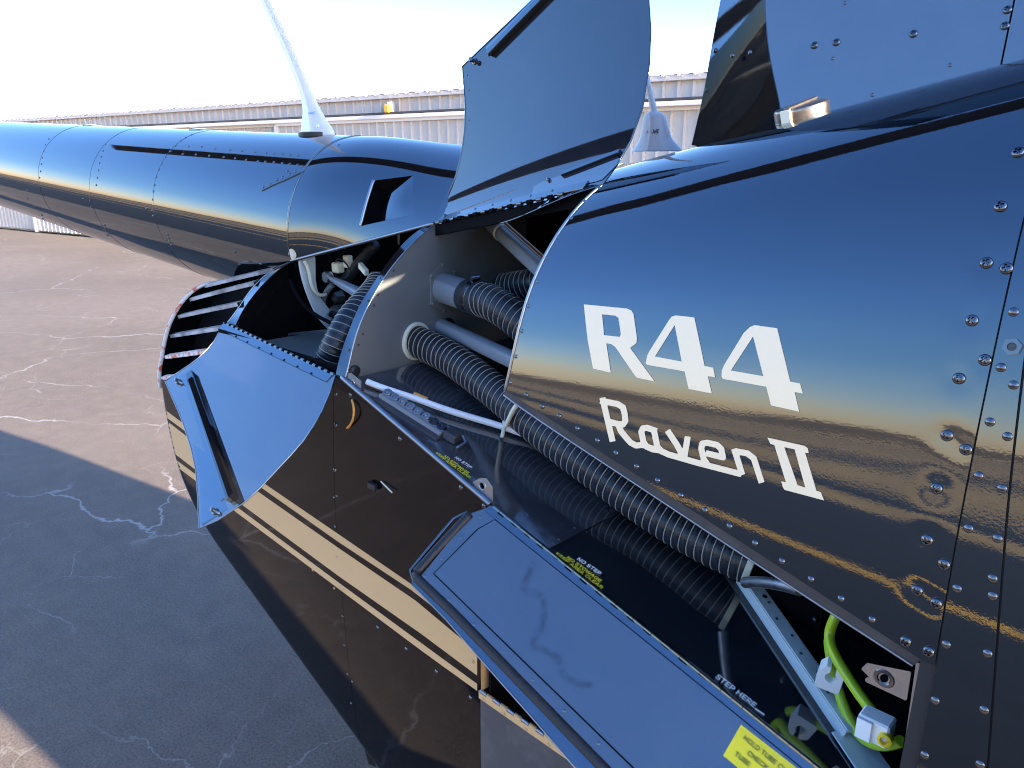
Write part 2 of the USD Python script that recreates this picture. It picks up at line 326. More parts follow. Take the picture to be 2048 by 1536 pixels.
def screw(P, n, parent, r=0.0058, material='steel', turn=0.3):
    """pan head with a cross recess"""
    X, Y, n = frame_of(n); c, s = math.cos(turn), math.sin(turn); X, Y = X * c + Y * s, Y * c - X * s
    K, R = 24, [1.0, 1.0, 0.92, 0.78, 0.62, 0.5, 0.36, 0.24, 0.12, 0.0]
    hh = [-0.15, 0.16, 0.34, 0.46, 0.53, 0.56, 0.58, 0.59, 0.6, 0.6]
    P_ = np.zeros((len(R), K, 3))
    for i, (q, h) in enumerate(zip(R, hh)):
        for j in range(K):
            a = 2 * PI * j / K; x, y = q * math.cos(a), q * math.sin(a)
            dip = 0.34 if q < 0.6 and min(abs(x), abs(y)) < 0.13 else 0.0
            P_[i, j] = P + r * (x * X + y * Y + (h - dip) * n)
    idx = np.arange(len(R) * K).reshape(len(R), K); nx = np.roll(idx, -1, 1)
    q = np.stack([idx[:-1], nx[:-1], nx[1:], idx[1:]], -1).reshape(-1, 4); f = np.vstack([q[:, [0, 1, 2]], q[:, [0, 2, 3]]])
    return put('screw', P_.reshape(-1, 3), f, material, parent, smooth=35)

def poly(*pts, s=1.0, o=(0, 0)): return Polygon([(o[0] + x / s, o[1] + y / s) for x, y in pts])

def text_on(name, text, O, X, n, height, material, parent, bold=True, italic=0.0, wide=1.0, thick=0.0003, lift=0.0005):
    """lettering starting at O, running along X, on a surface of normal n"""
    X = unit(X); n = unit(n); Y = np.cross(n, X); m = meshkit.text_mesh(text, height, thick, bold)
    v = np.array(m.vertices); v = O + ((v[:, 0] * wide + v[:, 1] * italic)[:, None] * X) + v[:, 1:2] * Y + (v[:, 2:3] + lift) * n
    return put(name, v, np.array(m.faces), material, parent)

# ------------------------------------------------------------------ setting: ground, grass, hills, hangar
def sheet(name, x0, x1, y0, y1, z, material, kind='structure'):
    return put(name, [(x0, y0, z), (x1, y0, z), (x1, y1, z), (x0, y1, z)], [(0, 1, 2), (0, 2, 3)], material, kind=kind)
sheet('ground', -900, 900, -900, 900, 0.0, 'asphalt')
sheet('added_dark_ground', -900, 900, -900, -1.2, 0.004, 'reflection_dark')  # unseen dark sheet added to darken the ground reflected in the paint
for y0, y1 in ((-17, -12.5), (-40, -24), (-110, -56), (-900, -150)): sheet('dry_grass_verge', -900, 900, y0, y1, 0.008, 'grass')
sheet('dry_grass_verge', -900, 900, 60, 900, 0.004, 'grass')
def line_strip(name, pts, w, z, material):
    c = spline(pts, 80); T = np.gradient(c, axis=0); T /= np.linalg.norm(T, axis=1)[:, None]; s = np.c_[-T[:, 1], T[:, 0], np.zeros(len(T))] * w / 2
    v, f, n = grid(np.stack([c + s, c - s], 1)); return put(name, v + V(0, 0, z), f[:, ::-1] if n[0][2] < 0 else f, material, kind='structure')
line_strip('taxiway_line', [(-60, -8.5, 0), (-20, -7.2, 0), (-6, -5.6, 0), (0, -4.3, 0), (4, -3.7, 0), (12, -3.3, 0), (40, -3.1, 0)], 0.24, 0.008, 'taxiline')
def ridge(name, a0, a1, dist, hmax, seed):
    a = np.radians(np.linspace(a0, a1, 200)); h = hmax * (0.25 + 0.75 * meshkit.fbm(np.c_[a * 6, a * 0 + seed, a * 0], 5, seed)) * np.sin(np.clip((a - a[0]) / (a[-1] - a[0]), 0, 1) * PI) ** 0.35
    P = np.stack([np.stack([np.cos(a) * (dist + k * 160), np.sin(a) * (dist + k * 160), h * t - 0.5], -1) for k, t in ((0, 0), (0.5, 0.55), (1, 1.0), (2.2, 0.7), (4, 0))], 1)
    v, f, n = grid(P); put(name, v, f, 'hill', smooth=True, kind='structure')
ridge('hills', 185, 355, 2200, 62, 3)

def hangar():
    hd = unit(V(-math.cos(math.radians(5)), -math.sin(math.radians(5)), 0)); fn = V(-hd[1], hd[0], 0); fn = fn if fn[1] < 0 else -fn      # along the front; outward normal
    g0 = on_plane(0.0, 457.0, V(0, 0, 0), ZU)
    B = lambda s, o, z: g0 + hd * s + fn * o + ZU * z                # s along to the left, o outwards, z up
    t = thing('hangar', 'long low white metal hangar with ribbed siding and sliding doors behind the helicopter', 'hangar', g0)
    P = str(t.GetPath())
    def add(name, v, f, m, parent=P, **k): return put(name, np.asarray(v) - g0, f, m, parent, **k)
    S0, S1, ze = -62.0, 66.0, 2.64
    ztrack = 2.40
    def corr(s0, s1, z0, z1, o, pitch, depth, rib):
        s, prof = [], []
        x = s0
        while x < s1:
            for dx, d in ((0, 0), (pitch - rib * 2, 0), (pitch - rib * 1.6, depth), (pitch - rib * 0.6, depth), (pitch - rib * 0.2, 0)):
                if x + dx <= s1: s.append(x + dx); prof.append(d)
            x += pitch
        s.append(s1); prof.append(0)
        a = np.array([B(q, o + d, z0) for q, d in zip(s, prof)]); b = np.array([B(q, o + d, z1) for q, d in zip(s, prof)])
        v, f, n = grid(np.stack([a, b], 1)); return v, (f if n[0] @ fn > 0 else f[:, ::-1])
    add('fascia_siding', *corr(S0, S1, ztrack + 0.03, ze, 0.0, 0.20, 0.034, 0.024), 'siding')
    add('eave_trim', *bevelbox(B((S0 + S1) / 2, 0.045, ze + 0.02), hd * (S1 - S0) / 2, fn * 0.045, ZU * 0.032), 'trim')
    # roof sheet with raised ribs whose ends show along the eave
    rs = np.linspace(S0, S1, 360); a = np.array([B(q, 0.10, ze + 0.058) for q in rs]); b = np.array([B(q, -9.0, ze + 0.95) for q in rs])
    v, f, n = grid(np.stack([a, b], 1)); roof = add('roof', v, f if n[0][2] > 0 else f[:, ::-1], 'siding')
    rib = []
    for k, q in enumerate(np.arange(S0 + 0.3, S1, 0.21)): rib.append(bevelbox(B(q, -4.45, ze + 0.515), hd * 0.016, unit(B(q, 0.10, ze + 0.058) - B(q, -9, ze + 0.95)) * 4.62, ZU * 0.034))
    add('roof_rib', *join(rib), 'trim', roof.GetPath().pathString, kind='stuff')
    add('door_track', *boxv(B((S0 + S1) / 2, 0.12, ztrack), hd * (S1 - S0) / 2, fn * 0.06, ZU * 0.016), 'track')
    add('track_cover', *bevelbox(B((S0 + S1) / 2, 0.13, ztrack - 0.05), hd * (S1 - S0) / 2, fn * 0.06, ZU * 0.028), 'trim')
    k = 0; s = S0
    while s < S1 - 1:
        w = 4.6; o = 0.03 if k % 2 else 0.10
        d = add('sliding_door', *corr(s + 0.06, s + w - 0.06, 0.06, ztrack - 0.10, o, 0.18, 0.028, 0.022), 'doorwhite')
        add('door_rail', *bevelbox(B(s + w / 2, o + 0.02, ztrack - 0.075), hd * (w / 2 - 0.02), fn * 0.035, ZU * 0.05), 'trim', d.GetPath().pathString)
        for e in (0.03, w - 0.03): add('door_stile', *boxv(B(s + e, o + 0.02, ztrack / 2 - 0.05), hd * 0.04, fn * 0.035, ZU * (ztrack / 2 - 0.075)), 'trim', d.GetPath().pathString)
        s += w; k += 1
    add('side_wall', *boxv(B((S0 + S1) / 2, -4.6, 1.3), hd * ((S1 - S0) / 2 - 0.1), fn * 4.5, ZU * 1.3), 'doorwhite')
    # amber wall lamp on the fascia
    c = on_plane(780.0, 215.0, B(0, 0.12, 0), fn)
    lamp = add('wall_lamp', *bevelbox(c - fn * 0.02, hd * 0.05, fn * 0.04, ZU * 0.085, 0.3), 'trim')
    add('lamp_glass', *bevelbox(c + fn * 0.06 - ZU * 0.02, hd * 0.05, fn * 0.04, ZU * 0.06, 0.4), 'amber', lamp.GetPath().pathString)
hangar()

# ------------------------------------------------------------------ helicopter: body surfaces
HELI = '/World/helicopter'
heli = thing('helicopter', 'glossy black helicopter with gold side stripes and open engine access doors', 'helicopter', ORIGIN)
H = HELI
CY = 1.25                                      # centre line
NN = V(0.105, 0.9945, 0)                       # inward, across the tapering side
NN = unit(NN); DD = V(-NN[1], NN[0], 0)        # aft along the side
PR = V(-0.044, 0.714, 1.6)
skin = lambda u, v, d=0.0: on_plane(np.asarray(u, float), np.asarray(v, float), PR + NN * d, NN)
ybase = lambda x: 0.774 - 0.1056 * (x + 0.617)

# profile of the upper cowl: tilt against height, integrated to inward offset w(zp)
tz = np.array([0.90, 1.10, 1.20, 1.29, 1.35, 1.42, 1.49, 1.54, 1.57, 1.588, 1.60])
tt = np.array([2.5, 5.5, 7.6, 9.6, 12.2, 20.5, 36, 53, 66, 77, 84.5])
zz = np.concatenate([np.linspace(0.90, 1.55, 300), 1.55 + (1.614 - 1.55) * (1 - (1 - np.linspace(0, 1, 300)) ** 2)[1:]])
ww = np.r_[0, np.cumsum(np.diff(zz) * np.tan(np.radians(np.interp((zz[1:] + zz[:-1]) / 2, tz, tt))))]
ww -= np.interp(1.302, zz, ww)
aa = np.r_[0, np.cumsum(np.hypot(np.diff(zz), np.diff(ww)))]
KS = 0.215
def sm(x, a, b): t = np.clip((x - a) / (b - a), 0, 1); return t * t * (3 - 2 * t)
def shear(zp): return sm(zp, 1.30, 1.61)
def cowl_pt(x, a):
    zp = np.interp(a, aa, zz); w = np.interp(a, aa, ww)
    return np.stack([x, np.minimum(ybase(x) + w, CY + 0.02), zp + KS * (x + 0.617) * shear(zp)], -1)
def cowl_a_of(P):
    """height parameter of points lying on the cowl"""
    zp = P[:, 2].copy()
    for _ in range(30): zp = P[:, 2] - KS * (P[:, 0] + 0.617) * shear(zp)
    return np.interp(zp, zz, aa)
def param_mesh(pts, fun, eps=1e-4):
    P = fun(pts[:, 0], pts[:, 1]); du = fun(pts[:, 0] + eps, pts[:, 1]) - fun(pts[:, 0] - eps, pts[:, 1]); dv = fun(pts[:, 0], pts[:, 1] + eps) - fun(pts[:, 0], pts[:, 1] - eps)
    n = np.cross(du, dv); n /= np.maximum(np.linalg.norm(n, axis=1, keepdims=True), 1e-15); return P, n
# the whole cowl as one reference sheet, for carrying outlines onto it
gx, ga = np.meshgrid(np.linspace(-1.15, 0.5, 120), np.linspace(0.0, aa[-1], 160), indexing='ij')
cP = cowl_pt(gx.ravel(), ga.ravel()).reshape(120, 160, 3); COWL = grid(cP)
if COWL[2][100 * 160 + 20][1] > 0: COWL = grid(cP, True)
def cowl_xa(uv):
    P, n = on_mesh(uv, COWL); ok = ~np.isnan(P[:, 0]); P = P[ok]; return np.c_[P[:, 0], cowl_a_of(P)]

EDGE = [(1010, 780), (1016, 745), (1028, 700), (1038, 655), (1050, 612), (1064, 570), (1082, 528), (1104, 487), (1130, 447), (1160, 410), (1185, 385), (1203, 371)]
LOW = [(1010, 780), (1100, 838), (1250, 935), (1400, 1031), (1550, 1128), (1700, 1226), (1842, 1320)]
SEAM1 = [(1871, 1323), (1879, 1279), (1893, 1191), (1911, 1103), (1937, 963), (1958, 857), (1972, 764), (1993, 658), (2016, 559), (2040, 500)]
SEAM2 = [(1984, 1425), (1999, 1220), (2010, 1074), (2025, 933), (2031, 875), (2047, 735)]
ATOP = aa[-1] - 1e-4
e_xa, l_xa, s1_xa, s2_xa = cowl_xa(EDGE), cowl_xa(LOW), cowl_xa(SEAM1), cowl_xa(SEAM2)
x_s1, x_s2 = float(np.median(s1_xa[:, 0])), float(np.median(s2_xa[:, 0]))
from scipy.interpolate import make_interp_spline
def smooth_pts(q, k=40): 
    t = np.r_[0, np.cumsum(np.linalg.norm(np.diff(q, axis=0), axis=1))]; return make_interp_spline(t, q, k=3)(np.linspace(0, t[-1], k))
e_s = smooth_pts(e_xa); x_door_top, a_door_top = e_s[-1]
s1poly = np.polyfit(s1_xa[:, 1], s1_xa[:, 0], 2); s2poly = np.polyfit(s2_xa[:, 1], s2_xa[:, 0], 1)
s1x = lambda a: np.polyval(s1poly, np.clip(a, s1_xa[:, 1].min() - 0.02, s1_xa[:, 1].max() + 0.06)); s2x = lambda a: np.polyval(s2poly, np.clip(a, s2_xa[:, 1].min() - 0.05, s2_xa[:, 1].max() + 0.1))
a_low_r = l_xa[-1][1]
GAP = 0.0008
def cowl_panel(name, outline, parent=H, th=0.0015, step=0.009, material='black', label=None):
    p, t = fill(Polygon(outline), step); P, n = param_mesh(p, cowl_pt)
    if np.median(n[:, 1]) > 0: n, t = -n, t[:, ::-1]
    v, f, n3 = shell(P, t, n, th); return put(name, v, f, material, parent, n=n3, label=label), (P, t, n)
ar = np.linspace(a_low_r, ATOP, 60)
front_outline = [tuple(q) for q in l_xa] + [(s1x(a) - GAP, a) for a in ar] + [(x_door_top, ATOP)] + [tuple(q) for q in e_s[::-1]]
front_cowl, FRONT = cowl_panel('front_cowl', front_outline)
front_cowl_path = front_cowl.GetPath()
a_bot = 0.02
ar2 = np.linspace(a_bot, ATOP, 70)
seam_strip, STRIP = cowl_panel('rivet_strip', [(s1x(a) + GAP, a) for a in ar2] + [(s2x(a) - GAP * 1.3, a) for a in ar2[::-1]])
forward_panel, FWD = cowl_panel('forward_panel', [(s2x(a) + GAP * 1.3, a) for a in ar2] + [(0.42, ATOP), (0.42, a_bot)])
put('seam_backing', *grid(cowl_pt(np.repeat(np.array([-0.066, 0.03]), 60), np.tile(np.linspace(a_bot, ATOP, 60), 2)).reshape(2, 60, 3) + NN * 0.004)[:2], 'seam', H)
RIGHT = tuple(np.concatenate([a]) if i == 3 else a for i, a in enumerate(()))
def merge(ms):
    o, V_, F_, N_ = 0, [], [], []
    for v, f, n in ms: V_.append(v); F_.append(f + o); N_.append(n); o += len(v)
    return np.vstack(V_), np.vstack(F_), np.vstack(N_)
ALLCOWL = merge([FRONT, STRIP, FWD])

# roof between the upper door hinge and the centre line
HA = on_x(868.0, 447.0, -1.022); HF = cowl_pt(np.array([x_door_top]), np.array([a_door_top]))[0]
def roof_pt(i, j):                              # i: aft..front, j: hinge..centre line
    s = i
    x = HA[0] + (HF[0] - HA[0]) * s
    fr = cowl_pt(x, a_door_top + (ATOP - a_door_top) * j)
    fr = np.stack([x, fr[:, 1], fr[:, 2]], -1)
    P0, P1, P2 = HA, V(HA[0], 1.135, 1.628), V(HA[0], CY, 1.640)
    af = ((1 - j) ** 2)[:, None] * P0 + (2 * j * (1 - j))[:, None] * P1 + (j ** 2)[:, None] * P2
    fr[:, 1] += (HF[1] - cowl_pt(x, np.full_like(x, a_door_top))[:, 1]) * (1 - j); fr[:, 1] = np.minimum(fr[:, 1], CY)
    b = (s * s * (3 - 2 * s))[:, None]
    out = af * (1 - b) + fr * b; out[:, 0] = x; return out
ii, jj = np.meshgrid(np.linspace(0, 1, 40), np.linspace(0, 1, 40), indexing='ij')
rP = roof_pt(ii.ravel(), jj.ravel()).reshape(40, 40, 3); v, f, n = grid(rP)
if np.median(n[:, 2]) < 0: v, f, n = grid(rP, True)
v2, f2, n2 = shell(v, f, n, 0.0015); roof_panel = put('roof_panel', v2, f2, 'black', H, n=n2)

# tail boom: long tapering tube rising gently aft
TX = -1.432
def boom_c(x): return 1.453 + 0.0742 * (-1.6 - x)
def boom_r(x): return 0.2235 - 0.0262 * (-1.6 - x)
def boom_pt(x, th, lift=0.0): return np.stack([x, CY + (boom_r(x) + lift) * np.cos(th), boom_c(x) + (boom_r(x) + lift) * np.sin(th)], -1)
bx, bt = np.meshgrid(np.linspace(TX, -6.3, 90), np.linspace(0, 2 * PI, 129), indexing='ij')
bP = boom_pt(bx.ravel(), bt.ravel()).reshape(90, 129, 3); v, f, n = grid(bP)
if n[len(n) // 2] @ (v[len(n) // 2] - V(v[len(n) // 2][0], CY, boom_c(v[len(n) // 2][0]))) < 0: v, f, n = grid(bP, True)
boom = put('tail_boom', v, f, 'black', H, n=n); BOOM = (v, f, n)

# rear fairing between boom and cowl, open below, with the sunken air scoop
FB = [(580, 525), (640, 511), (720, 492), (800, 472), (835, 461), (868, 447)]
b0 = V(TX, 1.026, 1.395); th0 = math.atan2(b0[2] - boom_c(b0[0]), b0[1] - CY); th0 = th0 if th0 > 0 else th0 + 2 * PI    # on the starboard side: between 90 and 270 degrees
XF = TX
def fair_pt(s, t):                              # s: 0 at boom .. 1 at the bulkhead, t: 0 at the lower edge .. 1 at the centre line
    x = XF + (HA[0] - XF) * s
    th = th0 + (PI / 2 - th0) * t
    circ = boom_pt(np.full_like(x, XF), th)
    P0, P1, P2 = HA, V(HA[0], 1.135, 1.628), V(HA[0], CY, 1.640)
    af = ((1 - t) ** 2)[:, None] * P0 + (2 * t * (1 - t))[:, None] * P1 + (t ** 2)[:, None] * P2
    k = (1 - t) ** 2; b = (s * k + (s * s * (3 - 2 * s)) * (1 - k))[:, None]
    out = circ * (1 - b) + af * b; out[:, 0] = x
    return out
ii, jj = np.meshgrid(np.linspace(0, 1, 80), np.linspace(0, 1, 70), indexing='ij')
fP = fair_pt(ii.ravel(), jj.ravel()).reshape(80, 70, 3); FAIR0 = grid(fP)
if FAIR0[2][40 * 70 + 10][1] > 0: FAIR0 = grid(fP, True)
SCOOP = [(748, 361), (826, 351), (828, 429), (722, 452)]
def fair_st(P):
    from scipy.spatial import cKDTree
    tr = cKDTree(FAIR0[0]); out = []
    for q in P:
        k = tr.query(q)[1]; s, t = ii.ravel()[k], jj.ravel()[k]
        for _ in range(12):
            e = 1e-4; a0 = fair_pt(np.array([s, s + e, s]), np.array([t, t, t + e])); J = np.c_[(a0[1] - a0[0]) / e, (a0[2] - a0[0]) / e]
            d = np.linalg.lstsq(J, q - a0[0], rcond=None)[0]; s, t = s + d[0], t + d[1]
        out.append((s, t))
    return np.array(out)
sc3, scn = on_mesh(SCOOP, FAIR0); sc_st = fair_st(sc3)
p, t = fill(Polygon([(0, 0), (1, 0), (1, 1), (0, 1)]).difference(Polygon(sc_st)), 0.016)
P, n = param_mesh(p, fair_pt)
if np.median(n[:, 1]) > 0: n = -n
fn_ = np.cross(P[t[:, 1]] - P[t[:, 0]], P[t[:, 2]] - P[t[:, 0]]); bad = np.einsum('ij,ij->i', fn_, n[t[:, 0]]) < 0; t[bad] = t[bad][:, ::-1]
FAIR = (P, t, n); v2, f2, n2 = shell(P, t, n, 0.0015)
fairing = put('rear_fairing', v2, f2, 'black', H, n=n2); FP = fairing.GetPath().pathString

# sunken air scoop in the fairing: ramp from the front edge down to a forward facing mouth at the back
sA, sB, sC, sD = sc3; ins = -np.mean(scn, 0); dep = 0.045
mA, mD = sA + ins * dep + (sB - sA) * 0.06, sD + ins * dep + (sC - sD) * 0.06
(rA, rD), _ = on_mesh([(778, 381), (767, 440)], FAIR0); rA, rD = rA + ins * 0.010, rD + ins * 0.006
rg = []
for k in np.linspace(0, 1, 9):
    l0, r0 = rA + (rD - rA) * k, sB + (sC - sB) * k; bow = -(sC - sB) * 0 + unit(sB - sA) * 0.006 * math.sin(PI * k)
    rg.append([l0 - bow * 0.8 + ins * 0.012, l0 - bow * 0.5, l0 * 0.65 + r0 * 0.35 - ins * 0.0045 * math.sin(PI * k), l0 * 0.3 + r0 * 0.7 - ins * 0.002 * math.sin(PI * k), r0])
v, f, n = grid(np.array(rg)); put('scoop_ramp', v, f, 'black', FP, smooth=60)
put('scoop_mouth', np.array([sA, sD, mD, mA]), [(0, 1, 2), (0, 2, 3)], 'black', FP)
put('scoop_floor', np.array([mA, mD, sC + ins * 0.012, sB + ins * 0.03]), [(0, 1, 2), (0, 2, 3)], 'void', FP)
put('scoop_wall', np.array([sA, mA, sB + ins * 0.03, sB]), [(0, 1, 2), (0, 2, 3)], 'void', FP)
put('scoop_wall', np.array([sD, sC, sC + ins * 0.012, mD]), [(0, 1, 2), (0, 2, 3)], 'void', FP)
put('scoop_lip', *tube(spline([sA - ins * 0.001, (sA + sD) / 2 - ins * 0.003, sD - ins * 0.001], 10), 0.0036, 8), 'edge', FP, smooth=True)

# lower edge of the fairing: bright folded lip
lipf = fair_pt(np.linspace(0.0, 1, 40), np.zeros(40)); put('edge_lip', *tube(lipf - NN * 0.001, 0.0035, 8), 'edge', FP, smooth=True)
put('boom_end', *lathe([(0.0, 0), (boom_r(TX) * 0.995, 0), (boom_r(TX) * 0.9, 0.01), (0, 0.01)], V(TX + 0.002, CY, boom_c(TX)), V(1, 0, 0.0001), 40), 'void', H)

# ---- lower side skin
LIPX = np.array([-1.463, -1.34, -1.18, -1.022, -0.95, -0.821, -0.647, -0.486, -0.364, -0.288, -0.237, -0.142, -0.04])
LIPZ = np.array([1.277, 1.268, 1.255, 1.239, 1.216, 1.174, 1.117, 1.072, 1.036, 1.014, 0.999, 0.971, 0.941])
lipz = lambda x: np.interp(x, LIPX, LIPZ)
def lip(x): x = np.asarray(x, float); return np.stack([x, ybase(x), lipz(x)], -1)
OUT = [(-1.905, 1.06), (-1.903, 1.012), (-1.892, 0.92), (-1.867, 0.828), (-1.815, 0.742), (-1.741, 0.675), (-1.62, 0.612), (-1.493, 0.56), (-1.277, 0.468), (-1.051, 0.37), (-0.9, 0.315), (-0.7, 0.29), (-0.062, 0.28)]
OUT = smooth_pts(np.array(OUT), 90)
low_edge = LineString(OUT)
XR = x_s1 - 0.016
low_poly = Polygon([tuple(q) for q in OUT if q[0] < XR] + [(XR, 0.28)] + [(XR, float(lipz(XR)))] + [(x, float(lipz(x))) for x in np.linspace(XR, -1.46, 60)] + [(-1.463, 1.277), (-1.467, 1.13), (-1.905, 1.06)])
RE = 0.05
from shapely import distance as sh_distance, points as sh_points
def low_y(x, z):
    d = sh_distance(sh_points(x, z), low_edge); d = np.minimum(d, RE)
    return ybase(x) + 0.020 * np.clip((1.1 - z) / 0.8, 0, 2) ** 2 + 0.0045 * np.sin((z - 0.5) * 5.0 + x * 2.1) * np.clip((1.15 - z) / 0.3, 0, 1) + RE - np.sqrt(np.maximum(RE * RE - (RE - d) ** 2, 0))
low_pt = lambda x, z: np.stack([x, low_y(x, z), z], -1)
# door opening under the step door
HP = [tuple(low[[0, 2]]) for low in skin([958, 1300], [1380, 1620])]
hole = Polygon([HP[0], HP[1], (HP[1][0], HP[1][1] + 0.32), (HP[0][0] + 0.002, HP[0][1] + 0.155)])
door_low = Polygon([HP[0], HP[1], (HP[1][0], 0.42), (HP[0][0] - 0.006, 0.42)])
seam_px = [(668, 775), (667, 900), (669, 1000), (677, 1120), (688, 1230), (696, 1340), (706, 1440), (722, 1550)]
seam_q = skin(*np.array(seam_px, float).T)[:, [0, 2]]
band = LineString([(seam_q[0][0], 1.4)] + [tuple(q) for q in seam_q] + [(seam_q[-1][0] + 0.02, 0.25)]).buffer(0.0007)
lower_meshes = []
def low_panel(name, pl, material='black_dim', step=0.014, lift=0.0, label=None):
    p, t = fill(pl, step); P = low_pt(p[:, 0], p[:, 1]); e = 1e-4
    gx_, gz_ = (low_y(p[:, 0] + e, p[:, 1]) - low_y(p[:, 0] - e, p[:, 1])) / (2 * e), (low_y(p[:, 0], p[:, 1] + e) - low_y(p[:, 0], p[:, 1] - e)) / (2 * e)
    gz_ = np.clip(gz_, -20, 20); gx_ = np.clip(gx_, -20, 20)
    n = np.stack([gx_, -np.ones_like(gx_), gz_], -1); n /= np.linalg.norm(n, axis=1)[:, None]; P = P + n * lift
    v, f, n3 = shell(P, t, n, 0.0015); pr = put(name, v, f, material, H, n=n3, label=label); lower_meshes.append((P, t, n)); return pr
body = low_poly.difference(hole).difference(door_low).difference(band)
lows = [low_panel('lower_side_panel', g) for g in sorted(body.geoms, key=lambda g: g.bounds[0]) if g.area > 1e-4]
LP0 = lows[0].GetPath().pathString
LP1 = lows[1].GetPath().pathString
low_door = low_panel('lower_door', door_low.buffer(-0.0012), 'darkgrey')
LOW_ALL = merge(lower_meshes)
put('seam_backing', *grid(np.stack([low_pt(seam_q[:, 0] - 0.01, seam_q[:, 1]) + NN * 0.003, low_pt(seam_q[:, 0] + 0.01, seam_q[:, 1]) + NN * 0.003], 1))[:2], 'seam', H)
# underside, closing to the port side, and the port side itself
ue = OUT[OUT[:, 0] < XR]; ue = np.vstack([ue, [XR, 0.28]])
e0 = low_pt(ue[:, 0], ue[:, 1]); e1 = e0.copy(); e1[:, 1] = 2 * CY - e0[:, 1]
put('underside', *grid(np.stack([e0, e1], 1))[:2], 'black', H, smooth=True)
put('port_side', *grid(np.stack([V(x, 2 * CY - ybase(x), 0) + ZU * z for x in (-1.9, -1.0, XR, 0.42) for z in np.linspace(0.5 if x < -1.5 else 0.3, 1.12 if x < -1.5 else 1.3, 2)]).reshape(4, 2, 3))[:2], 'black', H)
pc = cP.copy(); pc[..., 1] = 2 * CY - pc[..., 1]; pcv, pcf, pcn = grid(pc[:, ::4]); 
put('port_cowl', pcv, pcf, 'black', H, smooth=True)
ctr = np.stack([cP[:, -1], pc[:, -1]], 1); put('roof_spine', *grid(ctr)[:2], 'black', H)

# gold stripes on the lower side, carried on to the pieces they cross
st = lambda a, b, c, d: poly(a, b, c, d)
def stripe(*edges):
    (a, b), (c, d) = edges; return poly(a, b, d, c)
S3 = lambda x, y: (300 + x / 3.012, 940 + y / 3.012)
stripes = [stripe((S3(690, 82), S3(1990, 960)), (S3(655, 112), S3(1990, 1030))),
           stripe((S3(620, 130), S3(1990, 1120)), (S3(520, 185), S3(1990, 1237)))]
lo_a = [S3(-300, -480), S3(30, -215), S3(700, 88), S3(1130, 385), S3(1580, 690), S3(2000, 985)]
bands = [  # (upper edge, lower edge)
    ([(318, 810), S3(700, 88), S3(1135, 385), S3(1580, 690), (1000, 1290)], [(318, 823), S3(678, 110), S3(1135, 432), S3(1575, 722), (1000, 1318)]),
    ([(318, 829), S3(655, 132), S3(1135, 468), S3(1600, 785), S3(1975, 1098), (1000, 1350)], [(320, 884), (390, 938), S3(560, 212), S3(1140, 640), S3(1640, 990), S3(1975, 1240), (1000, 1380)]),
    ([(322, 897), (390, 947), S3(538, 232), S3(1155, 690), S3(1640, 1045), S3(1975, 1290), (1000, 1395)], [(326, 912), (390, 960), S3(515, 250), S3(1155, 728), S3(1640, 1090), S3(1965, 1325), (1000, 1412)])]
xlim = poly((280, 600), S3(1972, -700), S3(1972, 3000), (280, 3000))
for up_, lo_ in bands:
    g = Polygon(up_ + lo_[::-1]).buffer(0).intersection(xlim)
    near_ = g.intersection(poly((280, 600), (405, 600), (405, 1500), (280, 1500)))
    decal('gold_stripe', g.difference(near_.buffer(0.01)), LOW_ALL, 'gold', H, lift=0.0005, step=12)
    decal('gold_stripe', near_, LOW_ALL, 'gold', H, lift=0.0008, step=3.5)

# ---- bulkheads, decks, interior
BX = -1.022
barc = [(868, 450), (830, 483), (794, 522), (765, 562), (742, 602), (716, 661), (703, 709), (690, 760)]
b3 = on_x(*np.array(barc, float).T, BX)
yz = [tuple(q) for q in b3[:, 1:]] + [(b3[-1][1], 1.05), (1.36, 1.05), (1.36, 1.56), (1.16, 1.56)]
def xplate(name, poly_yz, x, th, material, step=0.03, parent=H):
    g = poly_yz if hasattr(poly_yz, 'area') else Polygon(poly_yz)
    p, t = fill(g.buffer(0), step); P = np.c_[np.full(len(p), x), p]; n = np.tile(V(1, 0, 0), (len(p), 1)); v, f, n3 = shell(P, t, n, th); return put(name, v, f, material, parent, n=n3)
hA = on_x(832.0, 682.0, BX); dA = on_x(884.0, 575.0, BX); rA_ = on_x(893.0, 658.0, BX)
bul = Polygon(yz).buffer(0).difference(Point(hA[1], hA[2]).buffer(0.034))
bulkhead = xplate('bulkhead', bul, BX, 0.0015, 'grey'); BKP = bulkhead.GetPath().pathString
def ribbon(name, pa, pb, material, parent=H, k=40, th=0.0012):
    A_, B_ = smooth_pts(pa, k), smooth_pts(pb, k); v, f, n = grid(np.stack([A_, B_], 1))
    if np.median((n * (C0 - v)).sum(1)) < 0: v, f, n = grid(np.stack([B_, A_], 1))
    v2, f2, n2 = shell(v, f, n, th); return put(name, v2, f2, material, parent, n=n2)
flo = [(866, 446), (820, 474), (768, 535), (742, 574), (720, 610), (698, 661), (680, 713), (671, 754)]
fl3 = on_x(*np.array(flo, float).T, BX - 0.022)
frame1 = ribbon('frame_flange', b3, fl3, 'black'); F1P = frame1.GetPath().pathString
put('flange_edge', *tube(smooth_pts(b3 - NN * 0.0005, 40), 0.0013, 6), 'edge', F1P, smooth=True)
for q in ((783, 541), (744, 611), (713, 690), (722, 668), (752, 590)): rivet(on_x(float(q[0] + 4), float(q[1]), BX + 0.0005), V(1, 0, 0), BKP, 0.0026, 'darkgrey')
put('rubber_plug', *lathe([(0.011, 0), (0.011, 0.006), (0.008, 0.009), (0, 0.009)], on_x(707.0, 742.0, BX), V(1, 0.0001, 0), 18), 'rubber', BKP, smooth=40)
